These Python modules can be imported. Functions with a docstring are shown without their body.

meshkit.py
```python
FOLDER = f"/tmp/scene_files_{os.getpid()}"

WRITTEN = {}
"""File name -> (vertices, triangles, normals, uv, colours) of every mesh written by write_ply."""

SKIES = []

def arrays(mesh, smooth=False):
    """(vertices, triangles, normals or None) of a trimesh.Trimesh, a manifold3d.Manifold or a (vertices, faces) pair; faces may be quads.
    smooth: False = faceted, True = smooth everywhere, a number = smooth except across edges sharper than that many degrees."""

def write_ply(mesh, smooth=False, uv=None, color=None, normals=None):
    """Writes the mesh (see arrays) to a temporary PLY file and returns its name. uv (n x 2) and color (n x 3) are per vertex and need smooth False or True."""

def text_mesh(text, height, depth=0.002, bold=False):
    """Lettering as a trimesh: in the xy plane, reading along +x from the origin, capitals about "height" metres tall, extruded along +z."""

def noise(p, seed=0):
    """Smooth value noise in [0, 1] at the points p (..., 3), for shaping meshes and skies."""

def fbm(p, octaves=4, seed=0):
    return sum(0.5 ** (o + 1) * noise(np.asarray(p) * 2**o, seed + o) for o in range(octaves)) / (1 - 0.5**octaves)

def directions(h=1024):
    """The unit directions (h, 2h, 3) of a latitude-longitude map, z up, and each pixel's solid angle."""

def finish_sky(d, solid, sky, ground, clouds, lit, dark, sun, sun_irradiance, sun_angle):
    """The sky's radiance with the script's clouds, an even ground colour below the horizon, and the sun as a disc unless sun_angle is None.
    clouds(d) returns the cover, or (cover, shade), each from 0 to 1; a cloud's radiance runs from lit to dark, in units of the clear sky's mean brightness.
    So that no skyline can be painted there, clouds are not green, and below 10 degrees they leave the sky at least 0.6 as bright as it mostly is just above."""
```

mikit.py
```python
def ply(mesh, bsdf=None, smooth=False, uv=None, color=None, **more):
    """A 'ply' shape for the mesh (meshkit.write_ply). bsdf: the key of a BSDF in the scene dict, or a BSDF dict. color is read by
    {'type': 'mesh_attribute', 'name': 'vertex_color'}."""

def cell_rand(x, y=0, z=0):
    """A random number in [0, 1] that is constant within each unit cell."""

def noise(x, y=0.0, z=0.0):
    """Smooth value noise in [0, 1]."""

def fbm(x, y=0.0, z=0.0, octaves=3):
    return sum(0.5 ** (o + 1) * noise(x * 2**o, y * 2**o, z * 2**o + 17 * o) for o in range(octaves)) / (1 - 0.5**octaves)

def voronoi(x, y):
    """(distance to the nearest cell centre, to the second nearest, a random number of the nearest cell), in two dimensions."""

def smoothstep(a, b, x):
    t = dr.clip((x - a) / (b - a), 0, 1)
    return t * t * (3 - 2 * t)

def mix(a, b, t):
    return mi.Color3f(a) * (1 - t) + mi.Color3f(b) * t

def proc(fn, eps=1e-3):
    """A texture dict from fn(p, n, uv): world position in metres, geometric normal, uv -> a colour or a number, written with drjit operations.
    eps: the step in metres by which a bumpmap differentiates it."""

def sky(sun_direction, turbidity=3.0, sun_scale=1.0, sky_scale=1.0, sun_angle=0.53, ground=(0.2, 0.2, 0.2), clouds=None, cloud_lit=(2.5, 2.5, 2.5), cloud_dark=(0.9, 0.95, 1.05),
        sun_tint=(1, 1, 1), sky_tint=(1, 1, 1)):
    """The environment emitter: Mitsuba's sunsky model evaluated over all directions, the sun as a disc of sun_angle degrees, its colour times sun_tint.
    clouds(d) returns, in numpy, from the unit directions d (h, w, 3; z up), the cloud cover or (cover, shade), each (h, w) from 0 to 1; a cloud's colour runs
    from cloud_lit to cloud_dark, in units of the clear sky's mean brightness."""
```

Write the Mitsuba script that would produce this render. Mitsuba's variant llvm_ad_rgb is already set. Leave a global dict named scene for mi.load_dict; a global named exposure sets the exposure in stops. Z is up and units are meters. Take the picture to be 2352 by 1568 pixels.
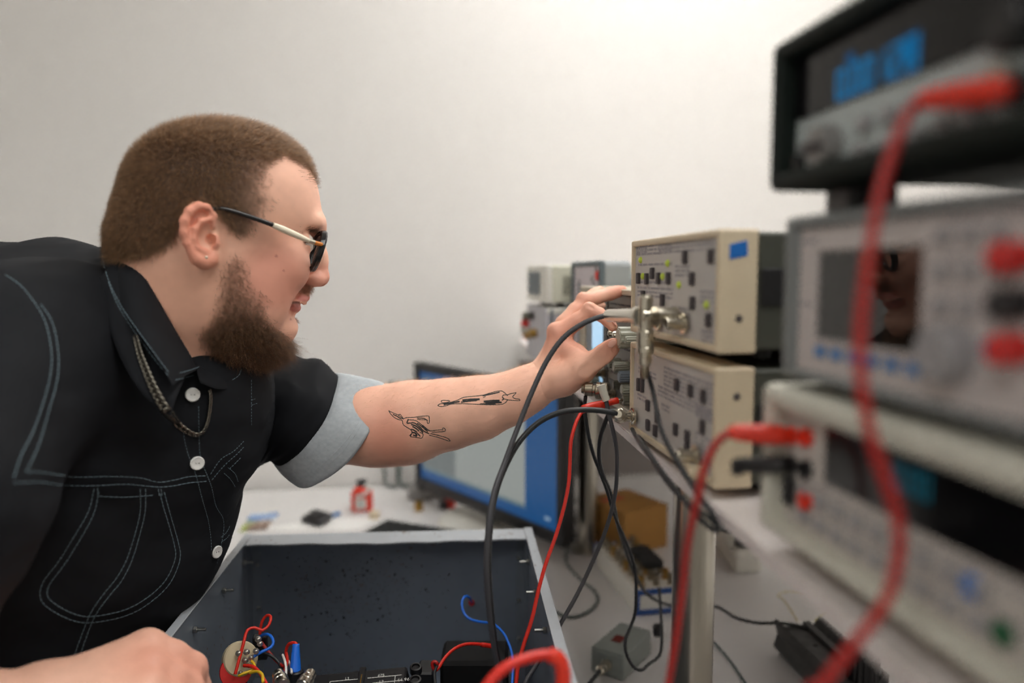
import math, random
import numpy as np, trimesh, manifold3d, mitsuba as mi, drjit as dr, mikit, meshkit
from mikit import noise, fbm, voronoi, cell_rand, smoothstep, mix
from scipy.spatial import cKDTree

T = mi.ScalarTransform4f
scene, labels = {'type': 'scene'}, {}
exposure = 0.0

# ------------------------------------------------------------------ camera, lamps, exposure
FPX, YAW, PITCH, EYE = 1750.0, math.radians(7.68), math.radians(5.14), np.array([0, 0, 1.30])
FW = np.array([math.sin(YAW) * math.cos(PITCH), math.cos(YAW) * math.cos(PITCH), -math.sin(PITCH)])
RT = np.array([math.cos(YAW), -math.sin(YAW), 0.0])
UP = np.cross(RT, FW)
scene['camera'] = {'type': 'thinlens', 'fov': math.degrees(2 * math.atan(1176 / FPX)), 'fov_axis': 'x', 'aperture_radius': 0.0066, 'focus_distance': 0.80, 'near_clip': 0.02,
                   'to_world': T().look_at(origin=EYE.tolist(), target=(EYE + FW).tolist(), up=[0, 0, 1])}
LAMP = 7.4                                   # radiance of the ceiling panels
LAMPS = [(0.55, 1.34, 'right-hand one near the back wall'), (0.50, -0.15, 'right-hand one above the instrument shelf'), (-1.05, -0.95, 'left-hand one on the camera side')]
exposure = 0.18


def ray(u, v):
    return FW + RT * (u - 1176) / FPX + UP * (784 - v) / FPX


def at(u, v, z):
    return EYE + ray(u, v) * z


def onX(u, v, X):
    d = ray(u, v)
    return EYE + d * (X - EYE[0]) / d[0]


def onY(u, v, Y):
    d = ray(u, v)
    return EYE + d * (Y - EYE[1]) / d[1]


def onZ(u, v, Z):
    d = ray(u, v)
    return EYE + d * (Z - EYE[2]) / d[2]


# ------------------------------------------------------------------ materials
def lin(c):
    c = np.asarray(c, float) / 255.0
    return [float(x) for x in np.where(c < 0.04045, c / 12.92, ((c + 0.055) / 1.055) ** 2.4)]


def rgb(c):
    return {'type': 'rgb', 'value': lin(c)}


def mat(name, color, rough=0.5, metallic=0.0, spec=0.5, bump=None, bscale=1.0, **k):
    base = color if isinstance(color, dict) else rgb(color)
    b = {'type': 'principled', 'base_color': base, 'roughness': rough, 'metallic': metallic, **k}
    if not metallic:
        b['specular'] = spec
    if bump is not None:
        b = {'type': 'bumpmap', 'arbitrary': mikit.proc(bump, eps=2e-4), 'scale': bscale, 'bsdf': b}
    scene[name] = {'type': 'twosided', 'bsdf': b}
    return name


def mottled(c0, c1, s, o=3):
    a, b = lin(c0), lin(c1)
    return mikit.proc(lambda p, n, uv: mix(a, b, fbm(p.x * s, p.y * s, p.z * s, o)))


mat('wall_paint', mottled((223, 221, 218), (227, 225, 222), 3), 0.7, spec=0.2)
mat('floor_vinyl', mottled((120, 118, 114), (140, 137, 132), 6), 0.5)
mat('ceiling_paint', (235, 234, 230), 0.8, spec=0.1)
mat('table_laminate', mottled((205, 203, 202), (212, 210, 209), 8), 0.38, spec=0.35)
mat('shelf_laminate', mottled((216, 208, 206), (222, 215, 213), 10), 0.4, spec=0.35)
mat('steel', (176, 170, 158), 0.26, 1.0)
mat('nickel', (205, 198, 182), 0.2, 1.0)
mat('nickel_dark', (150, 140, 122), 0.28, 1.0)
mat('brass', (170, 135, 70), 0.3, 1.0)
mat('screw_metal', (165, 165, 160), 0.35, 1.0)
mat('cream_case', mottled((203, 187, 160), (208, 192, 165), 30), 0.5)
mat('amp_panel', (183, 178, 174), 0.5)
mat('amp_body', (62, 64, 56), 0.55)
mat('amp_strap', (13, 13, 15), 0.6)
mat('amp_print', (140, 136, 141), 0.6)
mat('black_plastic', (17, 17, 19), 0.42)
mat('black_matte', (12, 12, 13), 0.75, spec=0.25)
mat('slot_dark', (62, 56, 58), 0.6)
mat('rubber_black', (22, 24, 25), 0.55)
mat('cable_grey', (62, 62, 66), 0.5)
mat('cable_black', (27, 30, 32), 0.42)
mat('cable_green', (70, 84, 80), 0.5)
mat('cable_red', (205, 38, 24), 0.4)
mat('cable_red_deep', (158, 24, 19), 0.4)
mat('cable_blue', (20, 100, 205), 0.4)
mat('cable_yellow', (215, 175, 35), 0.45)
mat('cable_white', (215, 212, 205), 0.5)
mat('red_plastic', (214, 48, 26), 0.38)
mat('red_cap', (190, 30, 26), 0.4)
mat('blue_tape', (12, 98, 178), 0.6)
mat('led_green', (196, 214, 76), 0.4)
mat('scope_case', (176, 168, 150), 0.5)
mat('scope_panel', (104, 100, 92), 0.5)
mat('scope_dark', (52, 52, 48), 0.5)
mat('knob_grey', (168, 170, 156), 0.45)
mat('knob_olive', (104, 104, 90), 0.5)
mat('knob_slate', (112, 122, 132), 0.45)
mat('panel_black_print', (58, 52, 54), 0.6)
mat('gen_case', (116, 120, 120), 0.5)
mat('gen_panel', (190, 182, 180), 0.5)
mat('gen_key', (150, 148, 150), 0.5)
mat('gen_blue', (66, 120, 172), 0.5)
mat('meter_rubber', (13, 25, 21), 0.65, spec=.3)
mat('meter_panel', (176, 184, 184), 0.45)
mat('meter_dial', (128, 126, 124), 0.5)
mat('window_black', (12, 12, 14), 0.12, spec=0.3)
scene['lcd_black'] = {'type': 'plastic', 'diffuse_reflectance': rgb((20, 19, 18)), 'int_ior': 1.55}
mat('dmm_bezel', (198, 196, 184), 0.45)
mat('dmm_panel', (186, 180, 174), 0.5)
mat('white_plastic', (214, 212, 204), 0.45)
mat('grey_case', (142, 147, 149), 0.5)
mat('grey_panel', (205, 196, 202), 0.5)
mat('slate_trim', (84, 96, 102), 0.5)
mat('pale_case', (208, 208, 190), 0.5)
mat('pale_face', (222, 221, 212), 0.5)
mat('vent_dark', (120, 120, 106), 0.6)
mat('lilac_panel', (180, 178, 184), 0.5)


# ------------------------------------------------------------------ things and parts
def key_for(base):
    if base not in scene and base not in labels:
        return base
    n = 1
    while f'{base}_{n:03d}' in scene or f'{base}_{n:03d}' in labels:
        n += 1
    return f'{base}_{n:03d}'


def thing(name, label, cat, group=None):
    k = key_for(name)
    labels[k] = {'label': label, 'category': cat}
    if group:
        labels[k]['group'] = group
    return k


def part(parent, name, mesh, m, smooth=35, label=None, kind=None, **kw):
    k = key_for(f'{parent}__{name}')
    scene[k] = mikit.ply(mesh, m, smooth, **kw)
    if label or kind:
        labels[k] = {}
        if label:
            labels[k]['label'] = label
        if kind:
            labels[k]['kind'] = kind
    return k


def one(name, mesh, m, label, cat, group=None, smooth=35, kind=None, **kw):
    k = key_for(name)
    scene[k] = mikit.ply(mesh, m, smooth, **kw)
    labels[k] = {'label': label, 'category': cat}
    if group:
        labels[k]['group'] = group
    if kind:
        labels[k]['kind'] = kind
    return k


def struct(name, mesh, m, label, smooth=False):
    scene[name] = mikit.ply(mesh, m, smooth)
    labels[name] = {'label': label, 'category': name.split('_')[0], 'kind': 'structure'}
    return name


cat = trimesh.util.concatenate


def rbox(x0, x1, y0, y1, z0, z1, c=0.001):
    """box with chamfered edges"""
    x0, x1 = min(x0, x1), max(x0, x1)
    y0, y1 = min(y0, y1), max(y0, y1)
    z0, z1 = min(z0, z1), max(z0, z1)
    c = min(c, 0.45 * min(x1 - x0, y1 - y0, z1 - z0))
    if c <= 0:
        return trimesh.creation.box(bounds=[[x0, y0, z0], [x1, y1, z1]])
    v = []
    for a, ca in ((x0, 1), (x1, -1)):
        for b, cb in ((y0, 1), (y1, -1)):
            for e, ce in ((z0, 1), (z1, -1)):
                v += [(a + ca * c, b + cb * c, e), (a + ca * c, b, e + ce * c), (a, b + cb * c, e + ce * c)]
    return trimesh.convex.convex_hull(np.array(v))


def rbox_r(x0, x1, y0, y1, z0, z1, r, n=3, axis=0, c=0.0015):
    """box whose four edges along one axis are rounded with radius r, with a small chamfer at the two ends"""
    lo, hi = [x0, y0, z0], [x1, y1, z1]
    o = [i for i in range(3) if i != axis]
    pts = []
    for end, cc in ((lo[axis], 0), (lo[axis] + c, 1), (hi[axis] - c, 1), (hi[axis], 0)):
        ins = 0 if cc else c
        for sa in (0, 1):
            for sb in (0, 1):
                ca = lo[o[0]] + r if sa == 0 else hi[o[0]] - r
                cb = lo[o[1]] + r if sb == 0 else hi[o[1]] - r
                for k in range(n + 1):
                    t = math.pi / 2 * k / n
                    q = [0, 0, 0]
                    q[axis] = end
                    q[o[0]] = ca + (r - ins) * math.cos(t) * (-1 if sa == 0 else 1)
                    q[o[1]] = cb + (r - ins) * math.sin(t) * (-1 if sb == 0 else 1)
                    pts.append(q)
    return trimesh.convex.convex_hull(np.array(pts))


def lathe(profile, n=20):
    """profile [(r, h), ...] turned about +z"""
    return trimesh.creation.revolve(np.array(profile, float), sections=n)


def aim(mesh, origin, axis):
    """moves a mesh built along +z so that it starts at origin and points along axis"""
    m = mesh.copy()
    M = trimesh.geometry.align_vectors([0, 0, 1], np.asarray(axis, float) / np.linalg.norm(axis))
    M[:3, 3] = origin
    m.apply_transform(M)
    return m


def rod(p0, p1, r, n=16, c=None):
    p0, p1 = np.asarray(p0, float), np.asarray(p1, float)
    L = np.linalg.norm(p1 - p0)
    c = min(r, L) * 0.15 if c is None else c
    return aim(lathe([(0, 0), (r - c, 0), (r, c), (r, L - c), (r - c, L), (0, L)], n), p0, p1 - p0)


def ribbed(r, h, n=16, depth=0.1):
    """a knob body with ribs"""
    from shapely.geometry import Polygon
    a = np.linspace(0, 2 * np.pi, 4 * n, endpoint=False)
    rr = r * np.where((np.arange(4 * n) % 4) < 2, 1.0, 1 - depth)
    return trimesh.creation.extrude_polygon(Polygon(np.stack([rr * np.cos(a), rr * np.sin(a)], 1)), h, engine='earcut')


def spline(points, step=0.004):
    """Catmull-Rom through the points, resampled"""
    p = np.asarray(points, float)
    p = np.vstack([2 * p[0] - p[1], p, 2 * p[-1] - p[-2]])
    out = []
    for i in range(1, len(p) - 2):
        a, b, c, d = p[i - 1], p[i], p[i + 1], p[i + 2]
        n = max(2, int(np.linalg.norm((c - b)[:3]) / step))
        t = np.linspace(0, 1, n, endpoint=False)[:, None]
        out.append(0.5 * ((2 * b) + (c - a) * t + (2 * a - 5 * b + 4 * c - d) * t**2 + (-a + 3 * b - 3 * c + d) * t**3))
    return np.vstack(out + [p[-2][None]])


def sweep(path, r, n=8):
    """round tube along a path; r a number or one per point"""
    p = np.asarray(path, float)
    r = np.broadcast_to(r, len(p))
    t = np.gradient(p, axis=0)
    t /= np.linalg.norm(t, axis=1, keepdims=True) + 1e-12
    u = np.cross(t[0], [0.31, 0.57, 0.76])
    u /= np.linalg.norm(u)
    a = np.linspace(0, 2 * np.pi, n, endpoint=False)
    rings = []
    for i in range(len(p)):
        u = u - t[i] * (u @ t[i])
        u /= np.linalg.norm(u)
        w = np.cross(t[i], u)
        rings.append(p[i] + r[i] * (np.cos(a)[:, None] * u + np.sin(a)[:, None] * w))
    v = np.vstack(rings + [p[:1], p[-1:]])
    f = []
    for i in range(len(p) - 1):
        for k in range(n):
            k2 = (k + 1) % n
            A, B, Cc, D = i * n + k, i * n + k2, (i + 1) * n + k2, (i + 1) * n + k
            f += [[A, B, Cc], [A, Cc, D]]
    e0, e1 = len(p) * n, len(p) * n + 1
    for k in range(n):
        k2 = (k + 1) % n
        f += [[e0, k2, k], [e1, (len(p) - 1) * n + k, (len(p) - 1) * n + k2]]
    return trimesh.Trimesh(v, f, process=False)


def cable(pts, r, n=8, step=0.005):
    """tube through pixel-and-distance points (u, v, z) or 3-D points given as arrays"""
    q = [p if isinstance(p, np.ndarray) else at(*p) for p in pts]
    return sweep(spline(q, step), r, n)


# ------------------------------------------------------------------ room
RX0, RX1, RY0, RY1, RZ1 = -2.6, 1.15, -2.2, 1.98, 2.75
B = lambda *b: trimesh.creation.box(bounds=[[b[0], b[2], b[4]], [b[1], b[3], b[5]]])
struct('wall_back', B(RX0 - .1, RX1 + .1, RY1, RY1 + .1, 0, RZ1), 'wall_paint', 'plain white painted wall behind the workbench')
struct('wall_right', B(RX1, RX1 + .1, RY0, RY1, 0, RZ1), 'wall_paint', 'white side wall behind the instrument shelf')
struct('wall_left', B(RX0 - .1, RX0, RY0, RY1, 0, RZ1), 'wall_paint', 'white side wall behind the man')
struct('wall_front', B(RX0 - .1, RX1 + .1, RY0 - .1, RY0, 0, RZ1), 'wall_paint', 'white wall on the camera side of the room')
struct('floor', B(RX0 - .1, RX1 + .1, RY0 - .1, RY1 + .1, -.1, 0), 'floor_vinyl', 'grey vinyl floor')
struct('ceiling', B(RX0 - .1, RX1 + .1, RY0 - .1, RY1 + .1, RZ1, RZ1 + .1), 'ceiling_paint', 'white ceiling')
mat('lamp_frame', (225, 225, 222), 0.4)
scene['lamp_bsdf'] = {'type': 'diffuse', 'reflectance': rgb((200, 200, 200))}
for i, (lx, ly, where) in enumerate(LAMPS):
    k = thing('ceiling_light', 'white rectangular LED ceiling panel, ' + where, 'ceiling light', 'ceiling panel lights')
    w, d = 0.30, 0.60
    fr = cat([B(lx - w - .02, lx + w + .02, ly + s * d - .02, ly + s * d + .02, RZ1 - .03, RZ1 - .001) for s in (-1, 1)] +
             [B(lx + s * w - .02, lx + s * w + .02, ly - d, ly + d, RZ1 - .03, RZ1 - .001) for s in (-1, 1)])
    part(k, 'frame', fr, 'lamp_frame', False)
    dk = part(k, 'diffuser', B(lx - w + .02, lx + w - .02, ly - d + .02, ly + d - .02, RZ1 - .02, RZ1 - .004), 'lamp_bsdf', False)
    scene[dk]['emitter'] = {'type': 'area', 'radiance': {'type': 'rgb', 'value': [LAMP * 1.0, LAMP * 0.985, LAMP * 0.955]}}

# ------------------------------------------------------------------ benches and shelf
TZ = 0.75
k = thing('workbench', 'light grey laminate workbench running along the back wall and under the shelf', 'table')
from shapely.geometry import Polygon
top = Polygon([(-2.0, 1.96), (1.13, 1.96), (1.13, 0.1), (-0.27, 0.1), (-0.27, 1.22), (-2.0, 1.22)])
tm = trimesh.creation.extrude_polygon(top, 0.028, engine='earcut')
tm.apply_translation([0, 0, TZ - 0.028])
part(k, 'tabletop', tm, 'table_laminate', False)
for (lx, ly) in ((-1.9, 1.3), (-1.9, 1.88), (1.05, 1.88), (1.05, .18), (-.2, .18), (-.2, 1.3)):
    part(k, 'leg', rod([lx, ly, 0.0], [lx, ly, TZ - 0.028], 0.022), 'steel')

sA, sB = onZ(1192, 780, 1.130), onZ(2050, 1508, 1.130)
sdir = (sA - sB) / np.linalg.norm(sA - sB)
sE = sA + sdir * 0.03
sS = sB - sdir * 0.25
sn = np.array([sdir[1], -sdir[0], 0])
SHZ = 1.130
k = thing('instrument_shelf', 'white raised shelf on round steel posts carrying the stacked instruments', 'shelf')
poly = [sS, sE, sE + sn * .55, sS + sn * .55]
pts = []
for q in poly:
    pts += [q[:2]]
pp = Polygon(pts)
sm2 = trimesh.creation.extrude_polygon(pp, .008, engine='earcut'); sm2.apply_translation([0, 0, SHZ - .0095])
sm1 = trimesh.creation.extrude_polygon(pp.buffer(-.0015, join_style=2), .011, engine='earcut'); sm1.apply_translation([0, 0, SHZ - .011])
part(k, 'board', cat([sm1, sm2]), 'shelf_laminate', False)
for q in (onX(1593, 1300, .255), np.array([.345, 1.44, 0])):
    for o in (0, .45):
        c = q + sn * o
        p_ = part(k, 'post', cat([rod([c[0], c[1], TZ], [c[0], c[1], SHZ - .0105], .0192, 40, .0005), rod([c[0], c[1], TZ + .0002], [c[0], c[1], TZ + .006], .030, 40, .001)]), 'steel', 40)
mat('shelf_grey', (150, 146, 144), .55)
ex0 = onY(1194, 850, 1.565)[0]
part(k, 'end_panel', rbox(ex0, ex0 + .54, 1.556, 1.574, .870, SHZ - .0105, .001), 'shelf_grey', False, label='grey end panel under the far end')


# ------------------------------------------------------------------ instruments on the shelf
class Unit:
    """front panel in the plane x = X facing -x; s runs from the far edge (y = Y) towards the camera, t up from z = Z"""

    def __init__(self, key, X, Y, Z):
        self.k, self.X, self.Y, self.Z = key, X, Y, Z

    def st(self, u, v):
        p = onX(u, v, self.X)
        return self.Y - p[1], p[2] - self.Z

    def box(self, s0, s1, t0, t1, d0, d1, c=0.0005):
        return rbox(self.X - d1, self.X - d0, self.Y - s1, self.Y - s0, self.Z + t0, self.Z + t1, c)

    def turned(self, s, t, profile, n=20, d=0.0):
        return aim(lathe(profile, n), [self.X - d, self.Y - s, self.Z + t], [-1, 0, 0])

    def put(self, mesh, s, t, d=0.0):
        """mesh built with +z outwards, +x along s and +y up"""
        m = mesh.copy()
        m.apply_transform(np.array([[0, 0, -1, self.X - d], [-1, 0, 0, self.Y - s], [0, 1, 0, self.Z + t], [0, 0, 0, 1.0]]))
        return m

    def frame(self, s0, s1, t0, t1, w, d0, d1, c=0.001):
        return cat([self.box(s0, s1, t1 - w, t1, d0, d1, c), self.box(s0, s1, t0, t0 + w, d0, d1, c), self.box(s0, s0 + w, t0 + w, t1 - w, d0, d1, c), self.box(s1 - w, s1, t0 + w, t1 - w, d0, d1, c)])

    def print_rows(self, rows, rng, d=0.0):
        """fine lettering too small to read: rows of short raised dashes; rows = (s0, s1, t, height)"""
        out = []
        for s0, s1, t, h in rows:
            s = s0
            while s < s1:
                w = rng.uniform(.5, 1.3) * h
                out.append(B(self.X - d - .0002, self.X - d, self.Y - min(s + w, s1), self.Y - s, self.Z + t, self.Z + t + h))
                s += w + h * rng.choice([.35, .35, .35, 1.2])
        return cat(out)


def bnc_socket(U, parent, s, t, L=0.016, label=None, m='nickel'):
    k = part(parent, 'bnc_connector', U.turned(s, t, [(0, 0), (.0085, 0), (.0085, .002), (.0062, .0025), (.0062, .004), (.0052, .0045), (.0052, L - .001), (.0048, L), (.0035, L), (.0035, L - .006), (0, L - .006)], 20), m)
    part(k, 'lug', cat([rod([U.X - L + .004, U.Y - s, U.Z + t + .0045], [U.X - L + .004, U.Y - s, U.Z + t + .0072], .0011, 8), rod([U.X - L + .004, U.Y - s, U.Z + t - .0045], [U.X - L + .004, U.Y - s, U.Z + t - .0072], .0011, 8)]), m)
    return k


def bnc_plug(origin, axis, L=0.026, r=.0072):
    """a male BNC connector of a cable, built from the mating face along axis"""
    return aim(lathe([(0, 0), (r * .86, 0), (r * .9, .001), (r, .0012), (r, .007), (r * .93, .0076), (r, .0082), (r, .0125), (r * .9, .013), (r * .72, .0135), (r * .72, .016), (r * .8, .0165), (r * .8, L - .004), (r * .62, L - .003), (r * .5, L), (0, L)], 22), origin, axis)


rng = random.Random(5)
AX, AY = 0.2235, 0.754
AW = 0.222


def amplifier(z0, label):
    k = thing('preamplifier', label, 'instrument')
    U = Unit(k, AX, AY, z0)
    H = 0.0915
    # cream bezel frame, 30 mm deep, round-edged
    fr = cat([rbox_r(AX, AX + .031, AY - AW, AY, z0 + H - .006, z0 + H, .002, 2, 1), rbox_r(AX, AX + .031, AY - AW, AY, z0, z0 + .006, .002, 2, 1),
              rbox_r(AX, AX + .031, AY - AW, AY - AW + .007, z0, z0 + H, .003, 3, 2), rbox_r(AX, AX + .031, AY - .006, AY, z0, z0 + H, .002, 2, 2)])
    part(k, 'bezel', fr, 'cream_case')
    part(k, 'front_panel', B(AX + .003, AX + .006, AY - AW + .006, AY - .005, z0 + .005, z0 + H - .005), 'amp_panel', False)
    part(k, 'case', rbox(AX + .031, AX + .33, AY - AW + .003, AY - .003, z0 + .002, z0 + H - .002, .002), 'amp_body')
    part(k, 'side_strap', rbox(AX + .034, AX + .30, AY - AW + .0005, AY - AW + .0035, z0 + .035, z0 + .063, .001), 'amp_strap')
    for x in (.05, .28):
        for y in (.03, AW - .03):
            part(k, 'foot', rod([AX + x, AY - y, z0 - .0075], [AX + x, AY - y, z0 + .001], .007, 12), 'rubber_black')
    part(k, 'screw', rod([AX + .0165, AY - AW - .0006, z0 + .026 if z0 > 1.2 else z0 + .070], [AX + .0165, AY - AW + .001, z0 + .026 if z0 > 1.2 else z0 + .070], .0028, 12), 'slot_dark')
    return k, U


Z2, Z1 = 1.2405, 1.1385
amp1, U1 = amplifier(Z2, 'cream unit with blue tape on its side, upper of the two stacked cream units')
amp2, U2 = amplifier(Z1, 'cream preamplifier standing on the shelf, lower of the two stacked cream units')
D1 = -.003


def slots(U, k, pts, w=.0034, h=.0075, name='button', m='slot_dark'):
    for u, v in pts:
        s, t = U.st(u, v)
        part(k, name, U.box(s - w, s + w, t - h / 1.4, t + h / 1.4, D1, D1 + .003, .0006), m)


slots(U1, amp1, [(1462.5, 639), (1481, 640), (1494, 627.5), (1508, 639), (1530, 639), (1568, 590.5), (1627, 589), (1584, 640), (1473, 680), (1517, 689), (1585, 696), (1622, 735)])
for u, v in [(1466, 597), (1527.5, 604.6), (1471, 634), (1516, 635), (1553, 654), (1483, 687), (1615.6, 700)]:
    s, t = U1.st(u, v)
    lk = part(amp1, 'indicator_light', U1.turned(s, t, [(0, 0), (.0032, 0), (.003, .0015), (.0015, .0026), (0, .0028)], 12, D1), 'led_green', label='lit yellow green indicator')
def rows(U, k, lst, m='amp_print', h=.0022, seed=1):
    r = random.Random(seed)
    R_ = []
    for (u0, v0, u1, v1, n) in lst:
        a, b = U.st(u0, v0), U.st(u1, v1)
        for i in range(n):
            t = (a[1] + b[1]) / 2 - i * h * 1.7
            R_.append((a[0], b[0], t, h))
    part(k, 'panel_print', U.print_rows(R_, r, D1), m, False, label='dark fine print lettering', kind='stuff')
rows(U1, amp1, [(1456, 572, 1480, 574, 2), (1506, 568, 1536, 565, 2), (1456, 560, 1636, 541, 4), (1543, 616, 1576, 613, 3), (1458, 663, 1538, 667, 3), (1600, 673, 1634, 676, 3), (1536, 710, 1576, 712, 3), (1602, 760, 1630, 770, 4), (1460, 608, 1536, 612, 1), (1455, 650, 1530, 652, 1)], seed=3)
slots(U2, amp2, [(1472, 860), (1549.6, 883.5), (1581, 897.5), (1610, 910), (1484, 931), (1505, 958), (1484, 976), (1501, 989), (1547, 986), (1573.5, 1003), (1608, 980), (1573, 1034)])
slots(U2, amp2, [(1463, 883), (1471, 886)], .003, .009)
rows(U2, amp2, [(1518, 855, 1636, 880, 5), (1504, 898, 1640, 940, 3), (1460, 850, 1500, 860, 2), (1512, 930, 1530, 940, 2), (1590, 1000, 1640, 1020, 6), (1458, 910, 1480, 915, 2), (1590, 940, 1636, 950, 3)], seed=4)
for u, v in ((1512, 737), (1572, 742)):
    bnc_socket(U1, amp1, *U1.st(u, v), label='chrome')
for u, v in ((1456, 955), (1598, 1046)):
    bnc_socket(U2, amp2, *U2.st(u, v), label='chrome')
s, t = U2.st(1604, 1085)
part(amp2, 'binding_post', U2.turned(s, t, [(0, 0), (.006, 0), (.006, .008), (.005, .012), (0, .0125)], 16, D1), 'cream_case')
# blue tape on the near cheek of the upper unit
q = [onY(*p, AY - AW) for p in ((1676, 561), (1716, 552), (1716, 587), (1676, 595))]
v = np.array([[p[0], AY - AW - e, p[2]] for e in (.0008, -.0002) for p in q])
part(amp1, 'tape_square', trimesh.convex.convex_hull(v), 'blue_tape', False, label='blue tape square')

# T piece and coax plugs on the upper unit
k = thing('bnc_tee', 'chrome BNC tee adapter on the upper cream unit, carrying two cables', 'adapter')
s, t = U1.st(1475, 722)
yT, zT = AY - s, Z2 + t
xT = AX - .030
yT = onX(1483, 725, xT)[1]
zT = onX(1483, 725, xT)[2]
part(k, 'sleeve', rod([AX - .002, yT, zT], [xT - .004, yT, zT], .0068, 22), 'nickel', 35)
part(k, 'cross_tube', cat([rod([xT, yT, zT - .020], [xT, yT, zT + .016], .0058, 22), rod([xT, yT, zT - .021], [xT, yT, zT - .012], .0070, 22), rod([xT, yT, zT + .012], [xT, yT, zT + .017], .0048, 22)]), 'nickel')
part(k, 'collar', rod([xT + .002, yT, zT], [xT + .010, yT, zT], .0078, 22), 'nickel_dark')

# oscilloscope behind the amplifiers
SX, SY = 0.2500, 1.085
k = scope = thing('oscilloscope', 'oscilloscope with pale blue screen behind the cream units, under his fingertips', 'instrument')
U = US = Unit(k, SX, SY, 1.137)
SH, SW = 0.144, 0.315
part(k, 'case', rbox(SX + .004, SX + .36, SY - SW, SY, 1.137, 1.137 + SH, .003), 'scope_case')
part(k, 'bezel', cat([U.frame(0, SW, 0, SH, .007, -.006, .004, .0012), U.box(.010, .028, .007, SH - .007, -.006, .003, .001)]), 'scope_case')
for x in (.05, .3):
    for y in (.03, SW - .03):
        part(k, 'foot', rod([SX + x, SY - y, SHZ + .0002], [SX + x, SY - y, 1.138], .008, 12), 'rubber_black')
part(k, 'screen_surround', U.box(.028, .128, .012, SH - .010, -.004, .001, .001), 'knob_slate')
ls, rs = U.st(1364, 750)[0], U.st(1386, 750)[0]
scene['screen_scope'] = {'type': 'principled', 'base_color': rgb((120, 150, 165)), 'roughness': .2}
sk = part(k, 'screen', U.box(ls - .004, rs + .002, .020, SH - .022, 0, .0016, .0004), 'screen_scope', False)
scene[sk]['emitter'] = {'type': 'area', 'radiance': {'type': 'rgb', 'value': [0.26, 0.44, 0.62]}}
mat('trace_cyan', (120, 225, 225), .5)
tr = [U.put(B(0, 1, 0, 1, 0, 1), 0, 0)]
pts = [np.array([SX - .0018, SY - s_, 1.137 + .062 + .004 * math.sin(s_ * 140)]) for s_ in np.linspace(ls, rs, 40)]
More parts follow.
